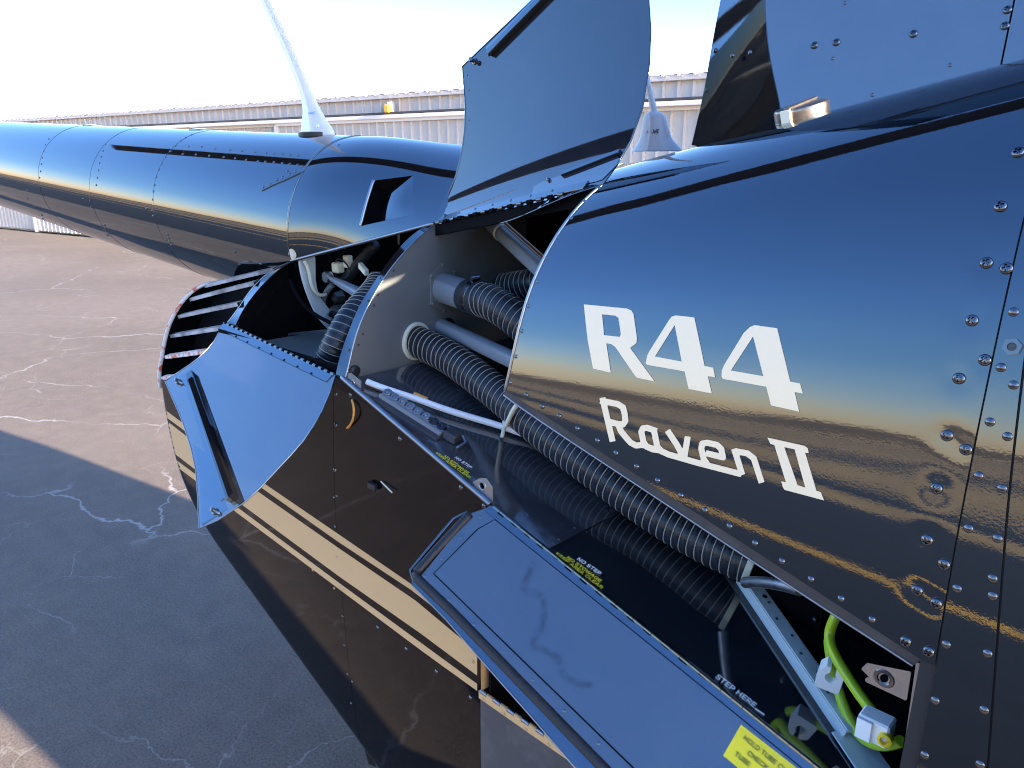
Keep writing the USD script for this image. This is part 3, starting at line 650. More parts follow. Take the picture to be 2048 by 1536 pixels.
for q in ((760, 556), (735, 600), (712, 655), (697, 700)): rivet(on_x(*map(float, q), BX - 0.008), -NN + V(0, 0, 0.2), F1P, 0.0022)
X0 = -1.463
f0r = [(588, 521), (542, 552), (512, 584), (489, 615), (471, 650)]; f0l = [(576, 526), (533, 549), (506, 575), (482, 608), (454, 646)]
a3 = on_x(*np.array(f0r, float).T, X0 + 0.03); c3 = on_x(*np.array(f0l, float).T, X0)
frame0 = ribbon('frame_flange', a3, c3, 'black'); put('flange_edge', *tube(smooth_pts(c3, 30), 0.0014, 6), 'edge', frame0.GetPath().pathString, smooth=True)
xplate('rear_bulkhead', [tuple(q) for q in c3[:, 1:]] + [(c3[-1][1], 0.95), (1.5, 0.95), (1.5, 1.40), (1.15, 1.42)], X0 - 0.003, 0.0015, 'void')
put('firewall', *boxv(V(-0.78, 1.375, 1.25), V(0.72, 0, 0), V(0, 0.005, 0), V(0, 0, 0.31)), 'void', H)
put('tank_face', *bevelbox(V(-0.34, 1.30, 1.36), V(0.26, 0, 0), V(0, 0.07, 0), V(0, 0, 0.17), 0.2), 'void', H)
xplate('added_sun_block', [(ybase(-0.05) + 0.03, 0.9), (1.72, 0.9), (1.68, 1.5), (1.55, 1.66), (1.40, 1.705), (1.25, 1.715), (1.05, 1.695), (0.95, 1.665), (0.87, 1.60), (ybase(-0.05) + 0.05, 1.45)], x_s1 - 0.002, 0.0015, 'void')  # added unseen plate that keeps the sun off the grey bulkhead
# front deck: two polished dark plates falling forward from the bulkhead
def deck(name, x0, x1, material, drop=0.0, parent=H):
    xs = np.linspace(x0, x1, 30); a = lip(xs) - ZU * (0.004 + drop) + NN * 0.002; b = a + NN * 0.20 - ZU * 0.002; c = a + NN * 0.50 + ZU * 0.012
    v, f, n = grid(np.stack([a, b, c], 1)); v, f, n = (v, f, n) if n[0][2] > 0 else grid(np.stack([c, b, a], 1)); v2, f2, n2 = shell(v, f, n, 0.0015)
    return put(name, v2, f2, material, parent, n=n2), (v, f, n)
dj = float(on_plane(1090.0, 1086.0, PR, NN)[0])
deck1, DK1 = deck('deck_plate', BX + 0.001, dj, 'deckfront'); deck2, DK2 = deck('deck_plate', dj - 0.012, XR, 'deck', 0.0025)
DK = merge([DK1, DK2]); D1P, D2P = deck1.GetPath().pathString, deck2.GetPath().pathString
for q in ((1108, 1087), (1118, 1078), (1150, 1055), (1180, 1035), (1214, 1021), (1055, 1029)):
    P, n = on_mesh([q], DK); rivet(P[0], n[0], D1P, 0.0024, 'steel')
bay, BAY = deck('bay_floor', X0 + 0.002, BX - 0.003, 'grey', 0.05)
put('bay_sill', *boxv(lip(-1.24) - ZU * 0.03 + NN * 0.004, V(0.215, 0, -0.009), NN * 0.001, ZU * 0.028), 'void', H)
# bright lip edge along the front deck
lx = np.linspace(BX, -0.649, 30); put('lip_rail', *tube(lip(lx) + ZU * 0.001, 0.0042, 8), 'edge', D1P, smooth=True)
lx2 = np.linspace(BX, -0.66, 30); put('lip_angle', *grid(np.stack([lip(lx2) + ZU * 0.0015 + NN * 0.001, lip(lx2) + NN * 0.007 + ZU * 0.001], 1))[:2], 'alu', D1P)
# sill strip under the front cowl and post at the right
lo3 = on_mesh(LOW, ALLCOWL)[0]; lo3[np.isnan(lo3)] = 0
lo_px2 = [(1007, 790), (1096, 852), (1246, 951), (1396, 1050), (1546, 1149), (1696, 1247), (1826, 1331)]
up3, dn3 = skin(*np.array(LOW, float).T, 0.0035), skin(*np.array(lo_px2, float).T, 0.004)
sill = ribbon('cowl_sill', up3, dn3, 'darkgrey', k=30); put('sill_edge', *tube(smooth_pts(dn3, 30), 0.0016, 6), 'alu', sill.GetPath().pathString, smooth=True)
ed3 = on_mesh(EDGE, ALLCOWL)[0]; ed3 = ed3[~np.isnan(ed3[:, 0])]
fcp = front_cowl.GetPath().pathString
put('cowl_edge', *tube(smooth_pts(ed3, 40), 0.0022, 8), 'edge', fcp, smooth=True)
pq = skin([1832.0, 1867, 1843, 1802], [1325.0, 1333, 1540, 1540], 0.004)
v, f, n = shell(pq, np.array([(0, 1, 2), (0, 2, 3)]), np.tile(-NN, (4, 1)), 0.003)
put('door_post', v, f if np.cross(v[f[0][1]] - v[f[0][0]], v[f[0][2]] - v[f[0][0]]) @ NN < 0 else f[:, ::-1], 'alu', H)
put('door_jamb', *boxv(V(XR + 0.004, ybase(XR) + 0.12, 1.08), V(0.002, 0, 0), V(0, 0.115, 0), V(0, 0, 0.10)), 'void', H)

# ---- flexible air hoses with spiral wire
def hose(name, pts, r, label=None, pitch=0.0125, r_end=None):
    c = spline(pts, 160); L = np.r_[0, np.cumsum(np.linalg.norm(np.diff(c, axis=0), axis=1))]; k = max(60, int(L[-1] / pitch * 8))
    cc = np.stack([np.interp(np.linspace(0, L[-1], k), L, c[:, i]) for i in range(3)], 1); s = np.linspace(0, L[-1], k)
    rr = r * (0.985 + 0.035 * np.abs(np.sin(PI * s / pitch)))
    p = put(name, *tube(cc, rr, 28), 'hose', H, smooth=50, label=label)
    T, A_, B_ = frames(cc); m = int(L[-1] / pitch * 40); q = np.linspace(0, L[-1], m); a = 2 * PI * q / pitch
    ip = lambda X: np.stack([np.interp(q, s, X[:, i]) for i in range(3)], 1)
    put('spiral_wire', *tube(ip(cc) + (r * 1.005) * (np.cos(a)[:, None] * ip(A_) + np.sin(a)[:, None] * ip(B_)), 0.00095, 5), 'wire', p.GetPath().pathString, smooth=True)
    return p, cc
HD = [(890, 710, .19), (951, 752, .19), (1026, 812, .185), (1110, 880, .18), (1205, 950, .18), (1300, 1018, .185), (1400, 1078, .19), (1470, 1112, .195), (1505, 1128, .2)]
h1, h1c = hose('air_hose', [hA + V(-0.06, 0.01, 0.012), hA] + [skin(float(a), float(b), d) for a, b, d in HD], 0.0305, 'long black spiral air hose lying along the deck')
put('hose_collar', *lathe([(0.031, -0.001), (0.031, 0.006), (0.036, 0.007), (0.0375, 0.004), (0.0375, -0.001)], hA, V(1, -0.0001, 0), 32), 'ivory', BKP, smooth=40)
he = h1c[-1]; ht = unit(h1c[-1] - h1c[-4]); put('end_ring', *lathe([(0.030, -0.006), (0.034, -0.005), (0.034, 0.003), (0.030, 0.004)], he, ht, 28), 'ivory', h1.GetPath().pathString, smooth=40)
# duct with flange and its hose
ax = unit(V(0.97, -0.22, -0.06))
duct = put('duct_pipe', *lathe([(0.030, -0.004), (0.030, 0.10), (0.027, 0.10)], dA, ax, 28), 'tubegrey', BKP, smooth=40)
fl = [dA + V(0.001, 0, 0) + V(0, math.cos(a), math.sin(a)) * q for a, q in zip(np.radians([40, 90, 140, 220, 270, 320]), (.047, .05, .047, .047, .05, .047))]
put('duct_flange', *(lambda h: (np.array(h.vertices), np.array(h.faces)))(trimesh.convex.convex_hull(np.vstack([fl, np.array(fl) + V(0.003, 0, 0)]))), 'grey', BKP)
for q in fl: rivet(q + V(0.004, 0, 0) + (dA - q) * 0.1, V(1, 0, 0), BKP, 0.003, 'grey')
dE = dA + ax * 0.086
put('hose_clamp', *lathe([(0.0325, 0.0), (0.034, 0.001), (0.034, 0.013), (0.0325, 0.014)], dE + ax * 0.02, ax, 28), 'steel', BKP, smooth=30)
put('clamp_screw', *tube([dE + ax * 0.024 + ZU * 0.037 - NN * 0.008, dE + ax * 0.024 + ZU * 0.037 + NN * 0.012], 0.004, 8), 'steel', BKP, smooth=40)
put('hose_cuff', *lathe([(0.0322, 0.0), (0.0335, 0.003), (0.0335, 0.05), (0.032, 0.052)], dE, ax, 28), 'rubber', BKP, smooth=40)
hose('air_hose', [dE + ax * 0.04, dE + ax * 0.09, dE + ax * 0.15 + V(0, 0.01, -0.02), dE + ax * 0.22 + V(0, 0.03, -0.06), dE + ax * 0.30 + V(0, 0.06, -0.11)], 0.032, 'short black air hose clamped to the grey duct')
hose('air_hose', [on_plane(1000.0, 577.0, V(0, 1.18, 0), V(0, 1.0, 0)), on_plane(1040.0, 572.0, V(0, 1.18, 0), V(0, 1.0, 0)), on_plane(1090.0, 566.0, V(0, 1.18, 0), V(0, 1.0, 0)), on_plane(1150.0, 575.0, V(0, 1.2, 0), V(0, 1.0, 0))], 0.030, 'black air hose crossing behind at the cowl edge')
# control rods
p1, p2 = rA_ + V(-0.05, 0.0, 0.012), skin(1030.0, 722.0, 0.20)
put('control_rod', *tube([p1, p1 + (p2 - p1) * 0.2, p2, p2 + (p2 - p1) * 0.3], 0.0155, 20), 'tubegrey', H, smooth=40)
put('rod_grommet', *lathe([(0.0165, 0), (0.0235, 0.001), (0.0235, 0.003), (0.0165, 0.004)], rA_ + V(0.001, 0, 0), V(1, 0.0001, 0), 24), 'rubber', BKP, smooth=40)
q1, q2 = on_plane(975.0, 440.0, V(0, 1.22, 0), V(0, 1.0, 0)), on_plane(1078.0, 535.0, V(0, 1.10, 0), V(0, 1.0, 0))
rod2 = put('frame_tube', *tube([q1, q2, q2 + (q2 - q1) * 0.4], 0.016, 20), 'tubegrey', H, smooth=40)
cl_ = q1 + (q2 - q1) * 0.3; put('tie_wrap', *lathe([(0.0163, -0.004), (0.0175, -0.003), (0.0175, 0.003), (0.0163, 0.004)], cl_, unit(q2 - q1), 20), 'ivory', rod2.GetPath().pathString, smooth=40)
off = unit(np.cross(q2 - q1, FL)) * 0.016; off = off if off[2] > 0 else -off
for k in (0, 1): put('copper_highlight', *tube([q1 + off * (1.0 + 0.18 * k) - NN * (0.004 - 0.006 * k), q2 + off * (1.0 + 0.18 * k) - NN * (0.004 - 0.006 * k), q2 + (q2 - q1) * 0.4 + off * (1 + .18 * k)], 0.003, 8), 'copper', rod2.GetPath().pathString, smooth=True)  # thin copper tubes stand for reflected light lines along the frame tube

# door head channel along the upper hinge
hz = unit(HF - HA); put('hinge_channel', *boxv((HA + HF) / 2 + NN * 0.010 - ZU * 0.013, (HF - HA) / 2 * 0.995, NN * 0.008, ZU * 0.010), 'void', H)

# ---- white tube, terminal strip, brackets, ties on the deck
def dk(q, lift=0.0): P, n = on_mesh([q], DK); return P[0] + n[0] * lift
wt = [dk((733, 771), .008), dk((775, 788), .009), dk((830, 808), .011), dk((880, 826), .011), dk((940, 845), .011), dk((1000, 863), .011), dk((1060, 884), .011), dk((1110, 903), .012), dk((1170, 930), .012)]
put('white_pipe', *tube(spline(wt, 60), 0.0058, 14), 'white', H, smooth=40)
put('pipe_end', *tube([wt[0] - (wt[1] - wt[0]) * 0.02 - ZU * 0.004, wt[1] - ZU * 0.0045], 0.0052, 10), 'copper', H, smooth=40)
put('orange_mark', *tube([dk((826, 801), .0135), dk((838, 807), .0140), dk((852, 812), .0135)], 0.0046, 8), 'orange', H, smooth=True)  # short orange tube laid over the top of the white pipe
ta, tb = dk((771, 797), 0.0), dk((884, 868), 0.0); tx = unit(tb - ta); tl = np.linalg.norm(tb - ta); tn = on_mesh([(830, 840)], DK)[1][0]; ty = np.cross(tn, tx)
tn = unit(tn); mid = (ta + tb) / 2
strip = put('terminal_strip', *bevelbox(mid + tn * 0.006, tx * tl * 0.54, ty * 0.014, tn * 0.006, 0.2), 'tubegrey', H); SP = strip.GetPath().pathString
put('strip_base', *bevelbox(mid + tn * 0.001 - ty * 0.016, tx * tl * 0.56, ty * 0.008, tn * 0.004, 0.2), 'darkgrey', SP)
for k in range(8):
    c = ta + (tb - ta) * (0.02 + k * 0.137) + tn * 0.012
    put('terminal_screw', *lathe([(0.0085, -0.004), (0.0085, 0.003), (0.0075, 0.0045), (0.0045, 0.0045), (0.004, 0.001), (0.0, 0.001)], c, unit(tn - ty * 0.35), 14), 'steel' if k > 5 else 'alu', SP, smooth=35)
    if k < 7:
        g = on_mesh([(830, 840)], DK)[1][0]
        text_on('terminal_number', '%d' % (k + 1), c + ty * 0.0098 - tn * 0.006 - tx * 0.002, tx, tn, 0.0036, 'wtext', SP)
put('strip_block', *bevelbox(tb + tx * 0.020 + tn * 0.008 + ty * 0.002, tx * 0.013, ty * 0.012, tn * 0.008, 0.3), 'darkgrey', SP)
put('strip_lug', *tube([tb + tx * 0.034 + tn * 0.012 + ty * 0.010, tb + tx * 0.046 + tn * 0.006 + ty * 0.006, tb + tx * 0.042 + tn * 0.001 - ty * 0.012], 0.003, 8), 'alu', SP, smooth=True)
def bracket(name, pts, hole_px, hr, surf_lift=0.006, on=None, material='alu', d=0.012, bolt=False):
    pl = poly(*pts).buffer(-3).buffer(3); pl2 = pl.difference(Point(hole_px).buffer(hr)); p, t = fill(pl2, 6)
    P = skin(p[:, 0], p[:, 1], d); n = np.tile(-NN, (len(P), 1))
    fn2 = np.cross(P[t[0][1]] - P[t[0][0]], P[t[0][2]] - P[t[0][0]])
    if fn2 @ n[0] < 0: t = t[:, ::-1]
    v, f, n3 = shell(P, t, n, 0.002); b = put(name, v, f, material, H, n=n3)
    c = skin(float(hole_px[0]), float(hole_px[1]), d); r = hr * 0.0009 * 0.75
    put('hole_ring', *lathe([(r * 0.9, 0.0), (r * 1.1, 0.0012), (r * 1.55, 0.0010), (r * 1.7, 0.0)], c, -NN, 20), 'steel' if bolt else material, b.GetPath().pathString, smooth=40)
    put('hole_back', *lathe([(r * 1.3, 0.0), (0, 0.0002)], c + NN * 0.004, -NN, 14), 'void', b.GetPath().pathString)
    return b
bracket('door_bracket', [(692, 768), (698, 744), (721, 762), (721, 790), (717, 788)], (706, 765), 4.5, d=0.004)
bracket('door_bracket', [(945, 964), (960, 956), (972, 957), (985, 975), (986, 1008), (980, 1006), (955, 980)], (964, 972), 8, d=0.003)
bracket('latch_plate', [(1722, 1338), (1733, 1327), (1822, 1345), (1813, 1402), (1732, 1364), (1729, 1358), (1738, 1354)], (1768, 1357), 9, d=0.02, bolt=True)
# cable tie holding hose and pipe
tie = put('cable_tie', *bevelbox(dk((1010, 861), 0.018), tx * 0.006, ty * 0.008, tn * 0.007, 0.3), 'ivory', H)
put('tie_strap', *tube(spline([dk((1006, 866), 0.016), skin(1016., 842., 0.15), skin(1030., 815., 0.145), skin(1042., 800., 0.15)], 20), 0.0042, 8), 'ivory', tie.GetPath().pathString, smooth=True)
put('tie_tail', *tube(spline([dk((1008, 862), 0.016), dk((1004, 872), 0.012), dk((1003, 880), 0.006)], 10), 0.0034, 8), 'ivory', tie.GetPath().pathString, smooth=True)
# pale channel beam across the deck
ba, bb = dk((1470, 1140), 0.010), dk((1700, 1478), 0.010); bt_ = unit(bb - ba); bn = on_mesh([(1580, 1300)], DK)[1][0]; bs = unit(np.cross(bn, bt_))
beam = put('channel_beam', *bevelbox((ba + bb) / 2 + bn * 0.004, bt_ * np.linalg.norm(bb - ba) / 2, bs * 0.0115, bn * 0.0025, 0.3), 'beam', H); BP = beam.GetPath().pathString
for s in (-1, 1): put('beam_flange', *boxv((ba + bb) / 2 + bs * s * 0.0118 - bn * 0.003, bt_ * np.linalg.norm(bb - ba) / 2, bs * 0.0008, bn * 0.0085), 'beam', BP)
put('beam_strip', *boxv((ba + bb) / 2 + bs * (0.0178 if (skin(1400., 1400.) - ba) @ bs > 0 else -0.0178) - bn * 0.010, bt_ * np.linalg.norm(bb - ba) / 2, bs * 0.0045, bn * 0.0008), 'darkgrey', BP)
for k in range(9): rivet(ba + (bb - ba) * (0.08 + 0.105 * k) + bn * 0.0066 - bs * 0.007 * (1 if k % 2 else -1) * 0.4, bn, BP, 0.0022, 'darkgrey')
rivet(ba + (bb - ba) * 0.25 + bn * 0.0066 + bs * 0.003, bn, BP, 0.0036, 'void', name='drain_hole', h=0.1)
put('beam_foot', *bevelbox(bb + bt_ * 0.028 - bn * 0.006, bt_ * 0.036, bs * 0.022, bn * 0.0012, 0.3), 'beam', BP)
sb = [skin(1490., 1165., 0.15), skin(1540., 1166., 0.13), skin(1600., 1180., 0.11)]
put('braided_line', *tube(spline(sb, 20), 0.0075, 14), 'alu', H, smooth=40)
# green drain tube with white clamps
g1 = [skin(float(a), float(b), d) for a, b, d in ((1680, 1215, .13), (1668, 1240, .12), (1659, 1270, .115), (1667, 1305, .10), (1690, 1345, .09), (1718, 1388, .08), (1745, 1425, .07), (1757, 1445, .06))]
g2 = [skin(float(a), float(b), d) for a, b, d in ((1658, 1280, .125), (1661, 1310, .12), (1668, 1345, .11), (1678, 1385, .10), (1695, 1430, .09), (1718, 1468, .08), (1745, 1487, .07), (1775, 1490, .065), (1802, 1482, .06))]
put('green_tube', *tube(spline(g1, 50), 0.0062, 14), 'green', H, smooth=40, label='bright green drain tube running to the white fitting')
put('green_tube', *tube(spline(g2, 50), 0.0062, 14), 'green', H, smooth=40, label='bright green drain tube looping under the white fitting')
cc = skin(1662., 1350., 0.10); cax = unit(g2[3] - g2[1])
clip = put('tube_clip', *(lambda m: (np.array(m.vertices), np.array(m.faces)))(trimesh.creation.extrude_polygon(Polygon([(-.016, -.013), (.010, -.013), (.017, -.006), (.017, .008), (.008, .014), (-.016, .014)]).difference(Point(0.003, 0).buffer(0.0068)).difference(Polygon([(.003, -.003), (.02, -.004), (.02, .003), (.003, .003)])), 0.020)), 'white', H)
ca_ = unit(cax * 0.55 - NN * 0.65 + ZU * 0.35); cx_ = unit(np.cross(ca_, -NN)) * -1; cy_ = np.cross(ca_, cx_)
pts = np.array(UsdGeom.Mesh(clip).GetPointsAttr().Get()) + ORIGIN
UsdGeom.Mesh(clip).GetPointsAttr().Set(Vt.Vec3fArray.FromNumpy((cc - ORIGIN + pts[:, :1] * cx_ + pts[:, 1:2] * cy_ + (pts[:, 2:3] - 0.010) * ca_).astype(np.float32)))
fc = skin(1752., 1453., 0.06); fit_ = put('tube_fitting', *bevelbox(fc, unit(DD) * 0.0165, NN * 0.012, ZU * 0.0145, 0.18), 'white', H)
put('fitting_face', *bevelbox(fc - NN * 0.013 + DD * 0.008, unit(DD) * 0.008, NN * 0.003, ZU * 0.0125, 0.2), 'white', fit_.GetPath().pathString)
put('yellow_port', *lathe([(0.0072, 0), (0.0072, 0.010), (0.0048, 0.0105), (0.0048, 0.002), (0, 0.002)], fc - DD * 0.013 - NN * 0.008, unit(-NN - DD * 0.15 + ZU * 0.1), 18), 'yellow', fit_.GetPath().pathString, smooth=40)
for q in ((1633, 1238), (1522, 1300)): rivet(skin(float(q[0]), float(q[1]), 0.16), -NN + ZU * .4, H, 0.005, 'steel', name='stud', h=1.6, k=10)

# ------------------------------------------------------------------ doors
def door_panel(name, outline, A0, L, phi, up, material, bulge=0.0, th=0.0018, step=16, parent=H, lift=0.0, label=None, wmax=0.33):
    o = -NN * math.cos(phi) + ZU * math.sin(phi) * up; o = unit(o - L * (o @ L)); n = np.cross(L, o); n = n if n @ (C0 - A0) > 0 else -n
    p, t = fill(outline if hasattr(outline, 'area') else Polygon(outline), step); P = on_plane(p[:, 0], p[:, 1], A0 + n * lift, n)
    q = ((P - A0) @ o) / wmax; sl = bulge / wmax * (1 - 2 * q); P = P + n * (bulge * q * (1 - q))[:, None] * 0
    nn = unit_rows(n - o * sl[:, None]); P = P + n * (bulge * np.clip(q, -0.2, 1.2) * (1 - np.clip(q, -0.2, 1.2)))[:, None]
    fn2 = np.cross(P[t[:, 1]] - P[t[:, 0]], P[t[:, 2]] - P[t[:, 0]]); bad = fn2 @ n < 0; t[bad] = t[bad][:, ::-1]
    v, f, n3 = shell(P, t, nn, th); pr = put(name, v, f, material, parent, n=n3, label=label)
    at = lambda x, y, l=0.0: (lambda Q: Q + n * (l + bulge * np.clip(((Q - A0) @ o) / wmax, -.2, 1.2) * (1 - np.clip(((Q - A0) @ o) / wmax, -.2, 1.2))))(on_plane(float(x), float(y), A0, n))
    return pr, at, n, o
unit_rows = lambda a: a / np.linalg.norm(a, axis=1, keepdims=True)
def bar(name, a, b, n, w, h, material, parent, r=0.25):
    t_ = unit(b - a); s_ = unit(np.cross(n, t_)); return put(name, *bevelbox((a + b) / 2 + n * h / 2, t_ * np.linalg.norm(b - a) / 2, s_ * w / 2, n * h / 2, r), material, parent)
def rim(name, at, pts, material, parent, r=0.0012, l=0.0, k=60):
    put(name, *tube(np.array([at(x, y, l) for x, y in pts]), r, 6), material, parent, smooth=True)

# upper door, swung up and back
UD = [(868, 447), (893, 398), (912, 350), (923, 305), (929, 262), (931, 215), (928, 175), (925, 133), (1060, 4), (1150, -82), (1292, -84), (1297, 0), (1301, 60), (1298, 130), (1285, 215), (1262, 280), (1235, 328), (1205, 369)]
LU = unit(HF - HA)
UPHI0, UPHI1, ULEN = 143.0, 104.0, (0.050, 0.135)      # the skin is curved like the cowl it closes: leaning far back at the hinge, steeper at the tip
u_a = np.linspace(0, 0.62, 90); u_l = np.linspace(-0.12, 0.75, 60)
uH = -NN - LU * (-NN @ LU); uH = unit(uH); uV = np.cross(LU, uH); uV = uV if uV[2] > 0 else -uV
uP = []
for l_ in u_l:                                # the bend is tight at the rear end of the hinge and eases towards the front
    ln = ULEN[0] + (ULEN[1] - ULEN[0]) * np.clip(l_ / 0.48, -0.1, 1.2); ph_ = np.radians(UPHI1 + (UPHI0 - UPHI1) * np.exp(-u_a / ln))
    h_, v_ = np.r_[0, np.cumsum(np.cos(ph_[1:]) * np.diff(u_a))], np.r_[0, np.cumsum(np.sin(ph_[1:]) * np.diff(u_a))]
    uP.append(HA + l_ * LU + h_[:, None] * uH + v_[:, None] * uV)
uP = np.array(uP)
v, f, n = grid(uP); UPS = (v, f, n) if np.median(((C0 - v) * n).sum(1)) > 0 else (v, f[:, ::-1], -n)
p, t = fill(Polygon(UD), 14); P, n = on_mesh(p, UPS); bad = np.isnan(P[:, 0]); t = t[~bad[t].any(1)]
fn2 = np.cross(P[t[:, 1]] - P[t[:, 0]], P[t[:, 2]] - P[t[:, 0]]); b2 = np.einsum('ij,ij->i', fn2, n[t[:, 0]]) < 0; t[b2] = t[b2][:, ::-1]
used = np.unique(t); rm = -np.ones(len(P), int); rm[used] = np.arange(len(used)); v, f, n3 = shell(P[used], rm[t], n[used], 0.0018)
ud = put('upper_door', v, f, 'black_door', H, n=n3); UP = ud.GetPath().pathString
def uat(x, y, l=0.0):
    P, n = on_mesh([(x, y)], UPS); return P[0] + n[0] * l
def unv(x, y): return on_mesh([(x, y)], UPS)[1][0]
un, uo = unv(1060, 60), uV
un0 = unv(1030, 405); uo0 = unit(np.cross(un0, LU)); uo0 = uo0 if uo0[2] > 0 else -uo0
rim('door_rim', uat, UD[1:-1], 'black', UP, 0.0014)
bar('stiffener', uat(982, 108), uat(1160, -72), un, 0.013, 0.011, 'black', UP)
bar('stiffener_flange', uat(975, 104, 0.0005), uat(1153, -76, 0.0005), un, 0.020, 0.0016, 'black_in', UP)
bar('stiffener', uat(1127, 351), uat(1243, 306), unv(1180, 330), 0.0075, 0.006, 'black', UP)
decal('doubler_plate', poly((1062, 390), (1068, 374), (1085, 364), (1236, 312), (1243, 322), (1205, 360), (1193, 364)), UPS, 'deck', UP, lift=0.001)
lat = uat(950, 123); put('latch_stud', *lathe([(0.006, -.001), (0.006, 0.002), (0.0035, 0.003), (0.0035, 0.009), (0.0048, 0.010), (0.0042, 0.013), (0, 0.0135)], lat, un, 16), 'steel', UP, smooth=40)
for q in ((1099, 361),): put('latch_stud', *lathe([(0.003, -.001), (0.003, 0.003), (0, 0.004)], uat(*q, .002), un, 12), 'steel', UP, smooth=40)
for q in ((935, 150), (938, 180), (938, 240)): rivet(uat(*q), un, UP, 0.002)
hl = put('hinge_leaf', *bevelbox((HA + HF) / 2 + uo0 * 0.008 + un0 * 0.0015, LU * 0.205, uo0 * 0.008, un0 * 0.0010, 0.3), 'black', UP)
for k in range(15):
    c = HA + LU * (0.018 + 0.027 * k); put('hinge_knuckle', *tube([c - LU * 0.0065, c + LU * 0.0065], 0.0035, 10), 'void' if k % 2 else 'black', UP, smooth=40)
for k in range(7): rivet(HA + LU * (0.03 + 0.056 * k) + uo0 * 0.012 + un0 * 0.0025, un0, UP, 0.0024)

# rear access door, hanging outwards below the aft opening
RA, RB = skin(448., 645.), skin(671., 751.); LR = unit(RB - RA)
RD = [(448, 645), (429, 682), (415, 699), (398, 716), (380, 730), (362, 742), (331, 763), (346, 798), (358, 824), (367, 848), (383, 898), (392, 940), (396, 994), (398, 1057), (437, 1040), (487, 1007), (520, 978), (550, 946), (582, 912), (608, 882), (629, 851), (645, 822), (660, 786), (671, 751)]
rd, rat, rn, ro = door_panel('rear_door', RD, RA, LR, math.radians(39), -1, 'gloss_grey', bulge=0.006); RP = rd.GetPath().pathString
rim('door_rim', rat, RD + RD[:1], 'edge', RP, 0.0011)
bar('stiffener', rat(385, 752), rat(468, 1001), rn, 0.016, 0.012, 'black', RP)
bar('stiffener_flange', rat(374, 748), rat(452, 996), rn, 0.020, 0.002, 'black_in', RP)
bar('stiffener_slot', rat(391, 766, .0002), rat(474, 1000, .0002), rn, 0.010, 0.0155, 'void', RP, 0.1)
door_panel('edge_doubler', poly((340, 772), (362, 760), (405, 860), (430, 960), (455, 1018), (403, 1050), (400, 960), (385, 880)), RA, LR, math.radians(39), -1, 'black_in', parent=RP, lift=0.0012, th=0.0008)
for q in ((359, 765), (432, 1024)):
    put('latch_stud', *lathe([(0.006, -.001), (0.006, 0.002), (0.0035, 0.003), (0.003, 0.008), (0.0042, 0.009), (0, 0.0105)], rat(*q, .001), rn, 14), 'steel', RP, smooth=40)
    put('latch_spring', *tube([rat(q[0] - 6, q[1] - 3, .004), rat(q[0] + 10, q[1] + 5, .004)], 0.0016, 6), 'alu', RP, smooth=True)
put('hinge_leaf', *bevelbox((RA + RB) / 2 + ro * 0.010 + rn * 0.0016, LR * 0.207, ro * 0.009, rn * 0.0009, 0.3), 'black_in', RP)
for k in range(21):
    c = RA + LR * (0.012 + 0.0198 * k)
    put('hinge_knuckle', *tube([c - LR * 0.0048, c + LR * 0.0048], 0.0038, 8), 'void', RP, smooth=40)
    put('hinge_knuckle', *tube([c + LR * 0.0052, c + LR * 0.0146], 0.0036, 8), 'black', RP, smooth=40)
for k in range(8): rivet(RA + LR * (0.035 + 0.048 * k) + ro * 0.017 + rn * 0.003, rn, RP, 0.0022, 'void')

# step door folded out along the lip
SA, SB = skin(982., 1010.), skin(1481., 1412.); LS = unit(SB - SA)
PHI = math.radians(35)
SD = [(984, 1012), (944, 1026), (842, 1153), (905, 1212), (1025, 1336), (1120, 1434), (1225, 1540), (1330, 1645), (1775, 1650), (1481, 1412), (1300, 1266)]
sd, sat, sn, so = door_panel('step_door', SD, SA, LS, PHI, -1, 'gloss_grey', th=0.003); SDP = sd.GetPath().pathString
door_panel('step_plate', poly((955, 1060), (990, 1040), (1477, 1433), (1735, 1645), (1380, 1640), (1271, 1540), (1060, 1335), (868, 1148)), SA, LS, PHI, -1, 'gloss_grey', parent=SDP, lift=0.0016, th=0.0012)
rim('plate_edge', sat, [(955, 1060), (868, 1148), (1060, 1335), (1271, 1540), (1380, 1640)], 'void', SDP, 0.0009, 0.0016)
rim('plate_edge', sat, [(955, 1060), (990, 1040), (1477, 1433), (1735, 1645)], 'void', SDP, 0.0007, 0.0016)
put('rubber_seal', *tube(spline([sat(940, 1028, -.001), sat(880, 1091, -.002), sat(832, 1144, -.002)], 16), 0.0072, 10), 'rubber', SDP, smooth=True)
put('rubber_seal', *tube(np.array([sat(830, 1145, -.002), sat(834, 1155, -.003), sat(900, 1217, -.003), sat(1020, 1341, -.003), sat(1115, 1439, -.003), sat(1218, 1545, -.003), sat(1320, 1650, -.003)]), 0.0068, 10), 'rubber', SDP, smooth=True)
put('seal_edge', *tube(np.array([sat(934, 1021, -.004), sat(905, 1034, -.005), sat(818, 1138, -.006), sat(825, 1160, -.008)]), 0.0025, 8), 'black', SDP, smooth=True)
door_panel('door_flange', poly((824, 1160), (838, 1158), (902, 1222), (1020, 1346), (1115, 1444), (1215, 1550), (1160, 1550), (1062, 1432), (970, 1328), (890, 1236), (823, 1170)), SA, LS, PHI, -1, 'black_in', parent=SDP, lift=-0.008, th=0.0015)
rim('flange_edge', sat, [(823, 1168), (890, 1236), (970, 1328), (1062, 1432), (1165, 1552)], 'alu', SDP, 0.0014, -0.008)
